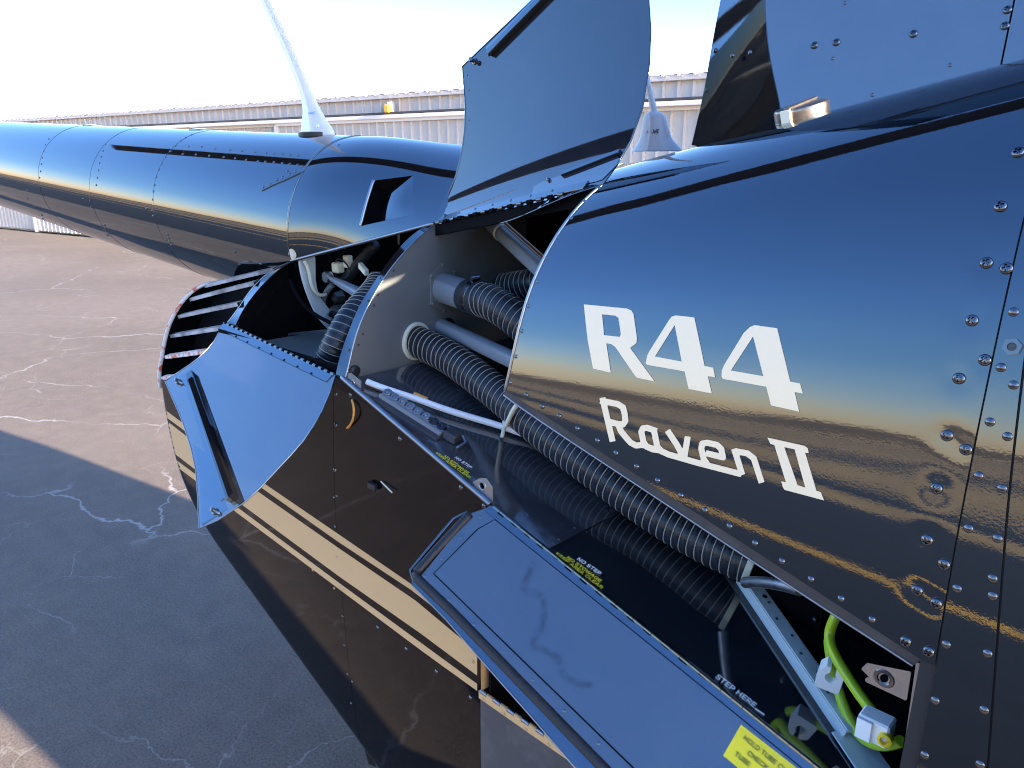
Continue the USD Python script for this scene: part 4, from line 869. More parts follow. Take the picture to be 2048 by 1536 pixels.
for q in ((1032, 1070), (1090, 1117), (1151, 1166), (1216, 1220), (1287, 1278), (1363, 1339), (1445, 1405), (1535, 1476), (849, 1153), (897, 1200), (948, 1250), (1004, 1304), (1064, 1360), (1128, 1422), (1196, 1487), (922, 1076), (883, 1118), (961, 1035), (978, 1024)): rivet(sat(*q, .0005), sn, SDP, 0.0026, 'black_in')
put('hinge_leaf', *bevelbox(SA + LS * 0.32 + so * 0.007 + sn * 0.001, LS * 0.32, so * 0.006, sn * 0.0008, 0.3), 'black_in', SDP)
for q in ((595, 185), (665, 238), (735, 294), (805, 352), (883, 410), (955, 475), (1035, 540), (1117, 603), (1200, 670), (1287, 740), (1375, 810), (1470, 885), (1565, 965), (1665, 1040), (1770, 1120), (1872, 1205)):
    x, y = 780 + q[0] / 2.667, 960 + q[1] / 2.667; c = sat(x, y, .0012); put('hinge_knuckle', *bevelbox(c, LS * 0.0062, so * 0.0026, sn * 0.0016, 0.3), 'void', SDP)
for k in range(44): c = SA + LS * (0.006 + 0.0147 * k) - so * 0.0005 + sn * 0.001; put('hinge_barrel', *tube([c, c + LS * 0.0138], 0.003, 8), 'black', SDP, smooth=40)
M['smudge'] = usdkit.material(stage, '/World/Looks/greasy_smudge', {'t': ('transparent_bsdf', {}), 'd': ('principled_bsdf', {'base_color': (0.03, 0.035, 0.05), 'roughness': 0.35}), 'g': ('geometry', {}), 'n': ('noise_texture', {'scale': 160.0, 'detail': 3.0}), 'r': ('map_range', {'clamp': True, 'from_min': 0.35, 'from_max': 0.75, 'to_min': 0.0, 'to_max': 0.2}), 'm': ('mix_closure', {})}, [('g.position', 'n.vector'), ('n.fac', 'r.value'), ('r.result', 'm.fac'), ('t.BSDF', 'm.closure1'), ('d.BSDF', 'm.closure2')], surface='m.closure')
smp = [(1066, 1128), (1052, 1160), (1050, 1182), (1078, 1188), (1088, 1215), (1082, 1255), (1066, 1290), (1092, 1302), (1116, 1318), (1126, 1346), (1150, 1364), (1180, 1370)]
sml = LineString([tuple(q) for q in smooth_pts(np.array(smp, float), 60)])
for w_ in (8.0, 3.5): door_panel('grease_smudge', sml.buffer(w_), SA, LS, PHI, -1, 'smudge', parent=SDP, lift=0.0022 + 0.0002 * (w_ < 5), th=0.0001, step=5)
# yellow placard and the lettering
YP = [(1482, 1449), (1446, 1511), (1530, 1580), (1660, 1600)]
pl_, _, _, _ = door_panel('placard', poly((1482, 1449), (1446, 1511), (1560, 1605), (1640, 1572)), SA, LS, PHI, -1, 'placard', parent=SDP, lift=0.0022, th=0.0005)
pa = sat(1482, 1449, 0.0024); pX = unit(sat(1587, 1533, .0024) - pa); pY = np.cross(sn, pX)
PW = np.linalg.norm(sat(1446, 1511, .0024) - pa)
for tx_, dx, dy, hh in (('HOLD TUBE CLEAR', 0.010, 0.30, 0.0062), ('CHECK TUBE', 0.022, 0.56, 0.0062), ('TUBE', 0.012, 0.80, 0.0062), ('CAUTION', 0.072, 0.20, 0.0082)):
    text_on('placard_lettering', tx_, pa + pX * dx - pY * PW * dy, pX, sn, hh * 0.85, 'ktext', pl_.GetPath().pathString, bold=False, lift=0.0003)
def deck_text(text, px_a, px_b, h, material, parent, italic=0.0):
    (P0, P1), (n0, _) = on_mesh([px_a, px_b], DK); n0 = unit(n0); X = unit(P1 - P0); m = meshkit.text_mesh(text, 1.0, 0.01, True); w = np.ptp(m.vertices[:, 0]); want = np.linalg.norm(P1 - P0)
    text_on('warning_lettering', text, P0 + n0 * 0.0012, X, n0, h, material, parent, wide=want / (w * h), italic=italic)
deck_text('NO STEP', (908, 917), (940, 938), 0.0055, 'wtext', D1P)
deck_text('NO STOWAGE', (886, 914), (934, 949), 0.0052, 'ytext', D1P)
deck_text('KEEP AREA CLEAR', (869, 908), (937, 958), 0.0052, 'ytext', D1P)
deck_text('NO STEP', (1152, 1120), (1197, 1151), 0.0068, 'wtext', D2P)
deck_text('NO STOWAGE', (1131, 1117), (1198, 1166), 0.0060, 'ytext', D2P)
deck_text('KEEP AREA CLEAR', (1109, 1109), (1201, 1179), 0.0060, 'ytext', D2P)
deck_text('STEP HERE', (1428, 1356), (1506, 1417), 0.0085, 'wtext', D2P)
aP, an_ = on_mesh([(1509, 1418), (1528, 1431)], DK); put('warning_arrow', *bevelbox((aP[0] + aP[1]) / 2 + an_[0] * .0012, (aP[1] - aP[0]) / 2, unit(np.cross(an_[0], aP[1] - aP[0])) * 0.0012, an_[0] * 0.0003), 'wtext', D2P)
# lower door hinge
ha_, hb_ = low_pt(np.array([HP[0][0], HP[1][0]]), np.array([HP[0][1], HP[1][1]])) - NN * 0.002; LH = unit(hb_ - ha_)
LDP = low_door.GetPath().pathString
put('hinge_leaf', *bevelbox(ha_ + LH * 0.15 - ZU * 0.008 - NN * 0.0005, LH * 0.15, ZU * 0.0075, NN * 0.0008, 0.3), 'gold', LDP)
for k in range(20):
    c = ha_ + LH * (0.004 + 0.0155 * k); put('hinge_knuckle', *tube([c, c + LH * 0.0145], 0.0034, 10), 'gold' if k % 2 else 'edge', LDP, smooth=40)
for k in range(7): rivet(ha_ + LH * (0.012 + 0.047 * k) - ZU * 0.011 - NN * 0.0015, -NN, LDP, 0.0028, 'gold')
jp = low_pt(np.array([HP[0][0] + 0.001] * 2), np.array([HP[0][1] + 0.002, HP[0][1] + 0.075]))
put('door_return', *boxv((jp[0] + jp[1]) / 2 + NN * 0.012 + V(0.006, 0, 0), V(0.001, 0, 0) + NN * 0.006, NN * 0.010, (jp[1] - jp[0]) / 2), 'gold', H)
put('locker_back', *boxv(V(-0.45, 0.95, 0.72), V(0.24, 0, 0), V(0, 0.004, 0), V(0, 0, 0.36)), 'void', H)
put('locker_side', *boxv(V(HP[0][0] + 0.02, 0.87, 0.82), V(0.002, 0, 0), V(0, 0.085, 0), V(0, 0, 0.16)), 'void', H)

# ------------------------------------------------------------------ rear grille
orc = [(425, 565, -1.785), (383, 584, -1.80), (354, 619, -1.825), (335, 661, -1.85), (325, 707, -1.875), (319, 748, -1.895), (321, 775, -1.905)]
oarc = smooth_pts(np.array([on_x(float(a), float(b), x) for a, b, x in orc]), 30)
iarc = np.vstack([smooth_pts(c3, 26), V(X0, 0.860, 1.23), V(X0, 0.861, 1.18), V(X0, 0.864, 1.13)])
gr = put('grille_frame', *tube(oarc, 0.0048, 8), 'red_lit_and_mark', H, smooth=True, label='curved rear grille frame with white and red edge light painted in'); GP = gr.GetPath().pathString
bk_o, bk_i = oarc + NN * 0.07 + V(0.02, 0, 0), smooth_pts(iarc, 30) + NN * 0.07
put('grille_back', *grid(np.stack([bk_o, bk_i], 1))[:2], 'void', GP)
ends = [((408, 573), (546, 540)), ((379, 600), (508, 567)), ((356, 634), (475, 609)), ((340, 673), (442, 657)), ((329, 715), (420, 703)), ((322, 757), (400, 752))]
for i, (a, b) in enumerate(ends):
    A_ = oarc[np.argmin([np.hypot(*(np.array(proj(q)) - a)) for q in oarc])] if False else on_x(float(a[0]), float(a[1]), np.interp(a[1], [q[1] for q in orc], [q[2] for q in orc]))
    B_ = on_x(float(b[0]), float(b[1]), X0); mid_ = (A_ + B_) / 2 - NN * 0.004
    c_ = spline([A_, mid_, B_], 14); T_, _, _ = frames(c_)
    up_ = unit(ZU * 0.5 - NN * 0.1 - T_[5] * (T_[5] @ ZU) * 0.5); sd_ = unit(np.cross(T_[5], up_))
    w0, h0 = 0.016, 0.0042
    prof = np.array([c_ - sd_ * 0.0 + up_ * h0, c_ + sd_ * np.sign(sd_ @ NN) * w0 + up_ * h0 * 1.2, c_ + sd_ * np.sign(sd_ @ NN) * w0 - up_ * h0, c_ - up_ * h0, c_ + up_ * h0])
    v, f, n = grid(prof.transpose(1, 0, 2)); put('grille_slat', v, f, 'slat' if i < 4 else 'red_lit_and_mark', GP)
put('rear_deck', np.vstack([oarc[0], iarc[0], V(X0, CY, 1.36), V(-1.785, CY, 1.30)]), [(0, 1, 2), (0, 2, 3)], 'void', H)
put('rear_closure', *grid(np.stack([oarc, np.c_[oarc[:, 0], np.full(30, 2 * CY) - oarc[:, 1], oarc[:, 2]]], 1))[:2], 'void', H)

# ------------------------------------------------------------------ engine bay fittings seen through the aft opening
def bayp(u, v, d): return skin(float(u), float(v), d)
bx_ = lambda u, v, x: on_x(float(u), float(v), x)
arch = smooth_pts(np.array([bx_(a, b, -1.42) for a, b in ((596, 518), (602, 555), (615, 595), (632, 630), (660, 662), (690, 680))]), 24); arch2 = smooth_pts(np.array([bx_(a, b, -1.42) for a, b in ((626, 508), (628, 550), (632, 580), (646, 606), (670, 632), (698, 650))]), 24)
v, f, n = grid(np.stack([arch, arch2], 1)); n = n if np.median(n @ NN) < 0 else -n; put('bay_arch', *shell(v, f, n, 0.006)[:2], 'beam', H)
put('bay_cable', *tube(spline([bx_(a, b, -1.40) for a, b in ((608, 522), (620, 555), (628, 580), (640, 590), (652, 588))], 20), 0.004, 8), 'ivory', H, smooth=True)
put('bay_post', *tube([bx_(634, 505, -1.43), bx_(634, 592, -1.43)], 0.010, 12), 'tubegrey', H, smooth=True)
k1, k2 = bayp(660, 556, .22), bayp(756, 606, .20); T_ = k2 - k1
put('push_rod', *tube([k1, k1 + T_ * .06, k1 + T_ * .3, k1 + T_ * .9, k2], [0.005, 0.006, 0.010, 0.015, 0.015], 16), 'tubegrey', H, smooth=40)
put('rod_end', *lathe([(0.0, -.008), (0.012, -.008), (0.014, 0), (0.012, 0.008), (0.0, 0.008)], k1 - T_ * 0.05, -NN, 16), 'alu', H, smooth=40)
put('bay_connector', *bevelbox(bayp(676, 535, .25), unit(DD) * .013, NN * .010, ZU * .012, 0.3), 'ivory', H); put('bay_connector', *bevelbox(bayp(696, 523, .26), unit(DD) * .010, NN * .008, ZU * .014, 0.3), 'ivory', H); put('bay_connector', *bevelbox(bayp(727, 538, .25), unit(DD + ZU * .6) * .014, NN * .006, ZU * .007, 0.3), 'ivory', H)
put('engine_hose', *tube(spline([bayp(a, b, .27) for a, b in ((690, 560), (712, 535), (730, 512), (750, 490))], 16), 0.013, 14), 'rubber', H, smooth=True)
put('engine_hose', *tube(spline([bayp(a, b, .24) for a, b in ((664, 570), (650, 590), (646, 612), (652, 630), (664, 640))], 20), 0.007, 12), 'tubegrey', H, smooth=True)
put('engine_wire', *tube(spline([bayp(a, b, .245) for a, b in ((672, 550), (684, 520), (700, 545), (690, 556), (670, 545))], 24), 0.002, 6), 'rubber', H, smooth=True)
put('engine_casting', *bevelbox(bayp(694, 622, .26), unit(DD) * .035, NN * .03, unit(ZU - DD * .6) * .016, 0.4), 'darkgrey', H)
put('engine_casting', *bevelbox(bayp(668, 600, .28), unit(DD + ZU) * .02, NN * .02, unit(ZU - DD) * .030, 0.4), 'darkgrey', H)
put('engine_bolt', *lathe([(0.008, -.01), (0.008, 0.004), (0.0, 0.005)], bayp(664, 628, .22), unit(-NN + ZU * .4), 10), 'steel', H, smooth=40)
put('bay_strap', *tube(spline([bayp(a, b, .12) for a, b in ((580, 560), (600, 600), (640, 635), (700, 662))], 20), 0.004, 6), 'void', H)
hose('air_hose', [bayp(765, 560, .25), bayp(722, 618, .16), bayp(694, 655, .115), bayp(672, 697, .09), bayp(656, 738, .08), bayp(650, 785, .08)], 0.031, 'short upright black air hose beside the frame edge')
put('bay_rail', *bevelbox((bayp(540, 672, .16) + bayp(668, 660, .16)) / 2, (bayp(668, 660, .16) - bayp(540, 672, .16)) / 2, NN * .002, ZU * .003), 'darkgrey', H)

# ------------------------------------------------------------------ screws, rivets and marks on the skins
C5 = lambda x, y, s, ox, oy: (ox + x / s, oy + y / s)
scr = [(2036, 305), (2001, 413), (1973, 526), (2013, 537), (1944, 641), (1970, 720), (1918, 757), (1894, 871), (1932, 899), (1873, 977), (1854, 1080), (1888, 1129), (1834, 1181), (1872, 1207), (1811, 1283), (1857, 1303)]
P, n = on_mesh(scr, ALLCOWL)
def dimple(prim, centres, depth, sigma, skin_v=None):
    """pull the skin in a little round each fastener, as riveted sheet does"""
    g = UsdGeom.Mesh(prim); v = np.array(g.GetPointsAttr().Get(), float) + ORIGIN; nn = np.array(g.GetNormalsAttr().Get(), float); half = len(v) // 2; m0 = nn[:half].copy()
    for c, d_, s_ in centres:
        q = v[:half] - c; r2 = (q * q).sum(1); e = np.where(r2 < (4 * s_) ** 2, d_ * np.exp(-r2 / s_ ** 2), 0); v[:half] -= m0 * e[:, None]; nn[:half] -= (2 * e / s_ ** 2)[:, None] * q
    nn[:half] = unit_rows(nn[:half]); g.GetPointsAttr().Set(Vt.Vec3fArray.FromNumpy((v - ORIGIN).astype(np.float32))); g.GetNormalsAttr().Set(Vt.Vec3fArray.FromNumpy(nn.astype(np.float32)))
stage.RemovePrim(front_cowl_path.AppendPath('fine')) if False else None
pf, tf = fill(Polygon(front_outline), 0.0048); Pf, nf = param_mesh(pf, cowl_pt)
if np.median(nf[:, 1]) > 0: nf, tf = -nf, tf[:, ::-1]
vf, ff, n3f = shell(Pf, tf, nf, 0.0015); gm = UsdGeom.Mesh(front_cowl)
gm.GetPointsAttr().Set(Vt.Vec3fArray.FromNumpy((vf - ORIGIN).astype(np.float32))); gm.GetFaceVertexCountsAttr().Set(Vt.IntArray.FromNumpy(np.full(len(ff), 3, np.int32))); gm.GetFaceVertexIndicesAttr().Set(Vt.IntArray.FromNumpy(ff.astype(np.int32).ravel())); gm.GetNormalsAttr().Set(Vt.Vec3fArray.FromNumpy(n3f.astype(np.float32)))
dimple(front_cowl, [(q, 0.0003, 0.013) for q in P if not np.isnan(q[0])], 0, 0)
for i in range(len(scr)):
    if not np.isnan(P[i][0]): screw(P[i], n[i], fcp, 0.0052, 'steel', turn=0.3 + 1.3 * rnd.random())
rv = [(2027, 624), (2002, 735), (2027, 770), (1980, 844), (2015, 873), (1957, 952), (2004, 977), (1937, 1057), (1995, 1077), (1985, 1157), (1914, 1177), (1985, 1192), (1892, 1289), (1975, 1307), (1870, 1401), (1968, 1420), (1849, 1510), (1960, 1529)]
P, n = on_mesh(rv, ALLCOWL); ssp = seam_strip.GetPath().pathString
for i in range(len(rv)):
    if not np.isnan(P[i][0]): rivet(P[i], n[i], ssp, 0.0040, 'steel', h=0.55, k=14)
P, n = on_mesh([(2026, 694)], ALLCOWL); x_, y_, n_ = frame_of(n[0]); hexa = [(math.cos(PI / 3 * k + .3), math.sin(PI / 3 * k + .3)) for k in range(6)]
put('hex_nut', *(lambda m: (P[0] + m.vertices[:, :1] * x_ + m.vertices[:, 1:2] * y_ + m.vertices[:, 2:3] * n_, np.array(m.faces)))(trimesh.creation.extrude_polygon(Polygon([(0.0075 * a, 0.0075 * b) for a, b in hexa]).difference(Point(0, 0).buffer(0.0035)), 0.005)), 'steel', ssp)
put('nut_bolt', *lathe([(0.0034, 0), (0.0034, 0.0035), (0, 0.0035)], P[0], n[0], 14), 'darkgrey', ssp)
e_riv = [(1143, 436), (1119, 473), (1094, 515), (1075, 563), (1057, 612), (1044, 662), (1032, 713), (1021, 765), (1170, 402), (1198, 376)]
P, n = on_mesh(e_riv, ALLCOWL)
for i in range(len(e_riv)):
    if not np.isnan(P[i][0]): rivet(P[i], n[i], fcp, 0.0028, 'black_in', k=12)
l_riv = [(1053, 790), (1085, 813), (1118, 832), (1155, 857), (1195, 881), (1232, 906), (1273, 933), (1315, 961), (1362, 991), (1410, 1020), (1459, 1052), (1510, 1086), (1564, 1122), (1622, 1158), (1682, 1197), (1744, 1239)]
P, n = on_mesh(l_riv, ALLCOWL)
for i in range(len(l_riv)):
    if not np.isnan(P[i][0]): rivet(P[i], n[i], fcp, 0.0036, 'steel', h=0.75, k=14)
K1 = lambda *q: [(x / 2.743, y / 2.743) for x, y in q]
br = K1((268, 762), (250, 795), (240, 830), (232, 865), (228, 900), (223, 940), (217, 975), (578, 792), (565, 828), (555, 862), (547, 895), (541, 935), (534, 975), (528, 1015), (1050, 740), (1020, 755), (990, 775), (962, 800), (935, 830), (908, 862), (888, 898), (872, 930), (857, 970), (848, 1015), (842, 1050), (838, 1095), (838, 1155), (842, 1185),
        (1035, 803), (1107, 805), (1180, 815), (1262, 822), (1328, 828), (1400, 833), (1463, 838), (1503, 842), (1548, 845), (1592, 850), (1635, 853), (1003, 845), (1075, 848), (1148, 855), (1228, 862), (1290, 868), (1350, 878), (1415, 885), (1455, 888), (1503, 890), (1548, 895), (1590, 900), (1632, 905), (1660, 912),
        (1445, 1025), (1482, 1010), (1520, 985), (1550, 972), (1590, 955), (1620, 940), (1578, 938), (148, 1045), (152, 1090), (455, 1090), (493, 1100), (500, 1135), (803, 1145), (230, 1180), (235, 1200), (575, 1235), (580, 1252), (584, 1270), (590, 1290), (570, 1262), (598, 1280), (918, 1285), (925, 1305), (932, 1325), (940, 1345), (912, 1315), (945, 1330), (1290, 1380), (1430, 1450))
P, n = on_mesh(br, BOOM); bp = boom.GetPath().pathString
for i in range(len(br)):
    if not np.isnan(P[i][0]): rivet(P[i], n[i], bp, 0.0034 if br[i][1] < 420 else 0.0042, 'black', k=8)
for x0 in (-2.06, -2.455, -2.845): 
    th = np.linspace(PI / 2 - 0.5, PI * 1.5 + 0.5, 60); put('lap_joint', *grid(np.stack([boom_pt(np.full(60, x0 + d), th, l) for d, l in ((-.0, 0.0), (-.0, .0007), (.012, .0007), (.0125, 0.0))], 1))[:2], 'black', bp, smooth=30)
P, n = on_mesh(K1((1440, 1045), (1500, 1015), (1560, 990), (1620, 962), (1665, 941)), BOOM); put('boom_strap', *tube(P + n * 0.0006, 0.0022, 6), 'black', bp)
dc = on_mesh([(585, 508)], merge([FAIR, BOOM])); put('inspection_decal', *lathe([(0.012, 0.0006), (0.008, 0.0012), (0.0, 0.0012)], dc[0][0], dc[1][0], 20), 'cream', bp); put('decal_mark', *lathe([(0.0065, 0.0014), (0.0, 0.0016)], dc[0][0], dc[1][0], 12), 'red_lit_and_mark', bp)
bl = on_mesh([(600, 300), (593, 330), (587, 370), (580, 410), (576, 450), (575, 490)], BOOM)
th = np.linspace(PI / 2, th0, 40); put('joint_line', *tube(boom_pt(np.full(40, TX - 0.002), th, 0.0), 0.0022, 6), 'black', FP, smooth=True)
fr = [C5(x, y, 2.276, 500, 0) for x, y in ((405, 660), (255, 640), (262, 655), (270, 668), (278, 682), (290, 692))]
P, n = on_mesh(fr, FAIR)
for i in range(len(fr)):
    if not np.isnan(P[i][0]): rivet(P[i], n[i], FP, 0.0035, 'steel' if i == 0 else 'black')
lr = [S3(*q) for q in ((535, 240), (635, 322), (742, 410), (856, 502), (980, 603), (1110, 712), (1125, 158), (1108, 165), (1115, 342), (1128, 522), (1160, 880), (1172, 1055), (1190, 1230), (1218, 1275), (1212, 1405), (1140, 705))]
P, n = on_mesh(lr, LOW_ALL)
for i in range(len(lr)):
    if not np.isnan(P[i][0]): rivet(P[i], n[i], LP0, 0.0028, 'gold' if i < 6 or i in (9, 15) else 'black_in')
lr = [S3(*q) for q in ((1372, 948), (1543, 1077), (1725, 1213), (1930, 1370), (1947, 1152), (1168, 716))] + [(672, 788), (672, 850), (670, 940), (800, 878), (922, 975), (968, 1012), (701, 790)]
P, n = on_mesh(lr, LOW_ALL)
for i in range(len(lr)):
    if not np.isnan(P[i][0]): rivet(P[i], n[i], LP1, 0.0045 if i > 5 else 0.0038, 'gold' if i in (4, 5) else ('steel' if i > 8 else 'black_in'), k=12)
# little wire keeper hanging on the lower panel, and the orange strap under the bracket
put('keeper_wire', *tube([skin(762., 963., -.002), skin(784., 985., -.006)], 0.0014, 6), 'ivory', LP1); put('keeper_latch', *bevelbox(skin(745., 972., -.004), DD * .011, NN * .004, ZU * .006, .3), 'rubber', LP1)
put('strap_loop', *tube(spline([skin(704., 800., -.003), skin(708., 825., -.008), skin(703., 845., -.006), skin(694., 856., -.002)], 16), 0.0022, 6), 'orange', LP1, smooth=True)

# ------------------------------------------------------------------ lettering on the front cowl
q = lambda *p: poly(*p, s=3.491, o=(1140, 580))
rnd_ = lambda g, r: g.buffer(-r).buffer(2 * r).buffer(-r)
R = q((98, 101), (400, 130), (432, 145), (446, 170), (470, 340), (466, 370), (422, 405), (592, 638), (470, 612), (455, 597), (320, 400), (290, 378), (255, 372), (287, 577), (163, 548), (125, 350)).difference(q((226, 170), (320, 180), (340, 195), (357, 310), (348, 328), (240, 315)))
F1 = q((740, 178), (870, 192), (942, 530), (1002, 543), (1015, 608), (964, 602), (992, 722), (830, 690), (802, 568), (540, 522), (531, 510), (540, 460), (555, 430), (690, 215), (712, 187)).difference(q((733, 245), (782, 500), (595, 465)))
F2 = q((1290, 246), (1448, 267), (1540, 640), (1608, 653), (1628, 722), (1570, 712), (1602, 849), (1405, 805), (1372, 675), (1070, 620), (1060, 605), (1062, 560), (1080, 520), (1215, 300), (1260, 258)).difference(q((1280, 325), (1352, 602), (1125, 562)))
for g in (R, F1, F2): decal('model_letter', g, FRONT, 'cream', fcp, step=7)
def strokes(*ls, w=40): return unary_union([LineString([(1140 + x / 3.491, 580 + y / 3.491) for x, y in l]).buffer(w / 3.491 / 2, cap_style=2, join_style=1) for l in ls])
word = strokes([(228, 752), (300, 1058)], [(212, 772), (335, 796), (372, 820), (385, 870), (388, 915), (372, 938), (335, 935), (270, 918)], [(335, 930), (358, 985), (385, 1020), (425, 1065), (462, 1085), (500, 1082), (530, 1085)],
               [(608, 985), (540, 962), (512, 965), (500, 990), (515, 1060), (535, 1092), (590, 1112)], [(586, 968), (612, 1095), (640, 1125), (690, 1148)], [(530, 1090), (580, 1112), (630, 1120), (690, 1148), (900, 1208), (1200, 1286)],
               [(682, 980), (745, 1075), (795, 1168)], [(824, 1022), (800, 1170)], [(950, 1138), (1070, 1168), (1058, 1110), (1030, 1082), (960, 1066), (926, 1072), (918, 1105), (935, 1180), (960, 1215)],
               [(1148, 1108), (1205, 1290)], [(1150, 1124), (1240, 1140), (1285, 1175), (1340, 1345)], w=42)
decal('model_letter', rnd_(word, 1.2), FRONT, 'cream', fcp, step=6)
two = unary_union([q((1380, 1030), (1640, 1088), (1662, 1105), (1668, 1138), (1640, 1136), (1620, 1122), (1420, 1080), (1400, 1072)), q((1425, 1070), (1495, 1090), (1592, 1365), (1512, 1350)), q((1568, 1105), (1640, 1125), (1722, 1400), (1648, 1390)), q((1476, 1335), (1530, 1345), (1752, 1410), (1775, 1468), (1500, 1395), (1490, 1380))])
decal('model_letter', two, FRONT, 'cream', fcp, step=7)

# ------------------------------------------------------------------ mast fairing, fuel cap, antennas
MY, LEAN, TY = 1.10, 0.26, 1.158             # the side panels lean in towards the top
MN = unit(V(0, -1, LEAN)); MO = V(0, MY, 1.65)
on_mast = lambda x, y: on_plane(np.asarray(x, float), np.asarray(y, float), MO, MN)
bc = [(1564, 240), (1556, 195), (1542, 130), (1535, 86), (1531, 40), (1529, 0), (1528, -60), (1527, -140)]
m_b = on_mast([a for a, b in bc], [b for a, b in bc])
tc_ = [(1383, 290), (1395, 240), (1411, 165), (1424, 90), (1441, 0), (1452, -60), (1466, -140)]
m_t = on_plane(np.array([a for a, b in tc_], float), np.array([b for a, b in tc_], float), V(0, TY, 1.65), MN)
def ext(a, z1): d = a[-1] - a[-3]; return np.vstack([a, a[-1] + d / d[2] * (z1 - a[-1][2])])
mb, mt = smooth_pts(ext(m_b, 2.5), 30), smooth_pts(ext(m_t, 2.5), 30)
mb = np.vstack([mb[0] + (mb[0] - mb[4]) * 0.5, mb])[:30]; 
seamx = on_mast(2000.0, 140.0)[0]
def ruled(name, a, b, material, parent=H, **k):
    v, f, n = grid(np.stack([a + (b - a) * t for t in np.linspace(0, 1, 6)], 1)); 
    if np.median((n * (C0 - v)).sum(1)) < 0: n, f = -n, f[:, ::-1]
    v2, f2, n2 = shell(v, f, n, 0.0015); return put(name, v2, f2, material, parent, n=n2, **k)
mast_aft = ruled('mast_fairing_tail', mt, mb, 'black')
zr = np.linspace(1.55, 2.5, 30); my = lambda z: MY + LEAN * (z - 1.65)
sx = np.c_[np.full(30, seamx - 0.001), my(zr), zr]
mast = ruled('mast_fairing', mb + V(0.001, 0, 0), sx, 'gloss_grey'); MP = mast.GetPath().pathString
sx2 = sx + V(0.002, 0, 0); fx_ = np.c_[np.full(30, 0.35), my(zr), zr]; nx_ = np.c_[np.full(30, 0.52), np.maximum(my(zr), CY - 0.04), zr]
mast2 = ruled('mast_fairing_front', sx2, fx_, 'gloss_grey'); ruled('mast_fairing_nose', fx_, nx_, 'black')
mir = lambda a: a * V(1, -1, 1) + V(0, 2 * CY, 0)
for a, b in ((mt, mb), (mb, fx_), (fx_, nx_)): ruled('mast_fairing_port', mir(a), mir(b), 'black')
put('mast_fairing_top', np.vstack([mt[-1], mb[-1], fx_[-1], nx_[-1], mir(fx_)[-1], mir(mb)[-1]]), [(0, 1, 2), (0, 2, 3), (0, 3, 4), (0, 4, 5)], 'black', H)
for x, y in ((1629, 91), (1673, 85), (1827, 68), (2015, 20), (2010, 52)): screw(on_mast(x, y), MN, MP, 0.0050, 'steel', turn=rnd.random())
for x, y in ((1666, 117), (1690, 6), (1745, 190), (1900, 130)): rivet(on_mast(x, y), MN, MP, 0.0026, 'steel')
an2 = unit(np.cross(mb[10] - mt[10], mt[20] - mt[5])); an2 = an2 if an2 @ (C0 - mt[10]) > 0 else -an2
for x, y in ((1430, 101), (1465, 111), (1500, 105), (1413, 180), (1395, 260)): rivet(on_plane(float(x), float(y), mt[10], an2), an2, mast_aft.GetPath().pathString, 0.0038, 'steel', k=12)
# fuel cap near the crest of the cowl
cpx = on_plane(1607.0, 254.0, V(0, 1.03, 0), V(0, 1.0, 0)); cn = unit(V(-0.16, -0.24, 1.0)); 
cap = put('fuel_cap', *lathe([(0.031, -0.02), (0.031, 0.006), (0.0335, 0.007), (0.0335, 0.012), (0.0325, 0.013), (0.0335, 0.014), (0.0335, 0.024), (0.032, 0.027), (0.026, 0.0285), (0.0, 0.0285)], cpx, cn, 40), 'cap', H, smooth=35); CP_ = cap.GetPath().pathString
put('cap_ring', *lathe([(0.035, -0.02), (0.037, -0.004), (0.035, 0.003), (0.031, 0.004)], cpx, cn, 40), 'steel', CP_, smooth=35)
hv = unit(V(-0.25, -0.95, 0)); hv = unit(hv - cn * (hv @ cn)); put('cap_handle', *bevelbox(cpx + cn * 0.0295, hv * 0.0325, np.cross(cn, hv) * 0.0045, cn * 0.0016, 0.4), 'cap', CP_); put('cap_handle_end', *bevelbox(cpx + cn * 0.016 + hv * 0.035, hv * 0.0018, np.cross(cn, hv) * 0.0068, cn * 0.0125, 0.3), 'ivory', CP_)
def blade_antenna(name, pts, label):           # (u, v, half width px) on the centre plane; lens section
    P = np.array([on_plane(float(a), float(b), V(0, CY, 0), V(0, 1.0, 0)) for a, b, w, _ in pts]); hw = np.array([np.linalg.norm(on_plane(float(a + w), float(b), V(0, CY, 0), V(0, 1.0, 0)) - p) for (a, b, w, _), p in zip(pts, P)]); tk = np.array([q[3] for q in pts])
    t = np.linspace(0, 1, len(P)); from scipy.interpolate import PchipInterpolator as PI_; s = np.linspace(0, 1, 44); P, hw, tk = PI_(t, P)(s), PI_(t, hw)(s), PI_(t, tk)(s)
    th = np.linspace(0, 2 * PI, 25); v, f, n = grid(P[:, None] + hw[:, None, None] * np.cos(th)[None, :, None] * V(1, 0, 0) + tk[:, None, None] * np.sin(th)[None, :, None] * V(0, 1, 0))
    return put(name, v, f, 'antenna', H, smooth=60, label=label)
a1 = blade_antenna('antenna', [(634, 271, 34, .022), (634, 262, 31, .020), (628, 240, 23, .016), (624, 222, 17, .013), (617, 200, 13, .011), (607, 170, 11, .010), (575, 95, 10, .008), (530, 0, 8.5, .007), (490, -85, 7, .006)], 'tall white blade antenna leaning aft on the tail boom')
put('antenna_base', *lathe([(0.046, -.012), (0.046, 0.002), (0.040, 0.004)], on_plane(634., 268., V(0, CY, 0), V(0, 1., 0)), V(0, 0, 1), 24), 'rubber', a1.GetPath().pathString, smooth=40)
put('antenna_screw', *lathe([(0.006, 0), (0.005, 0.003), (0, 0.004)], on_plane(636., 252., V(0, CY - .017, 0), V(0, 1., 0)), V(0, -1, 0.2), 12), 'white', a1.GetPath().pathString, smooth=40)
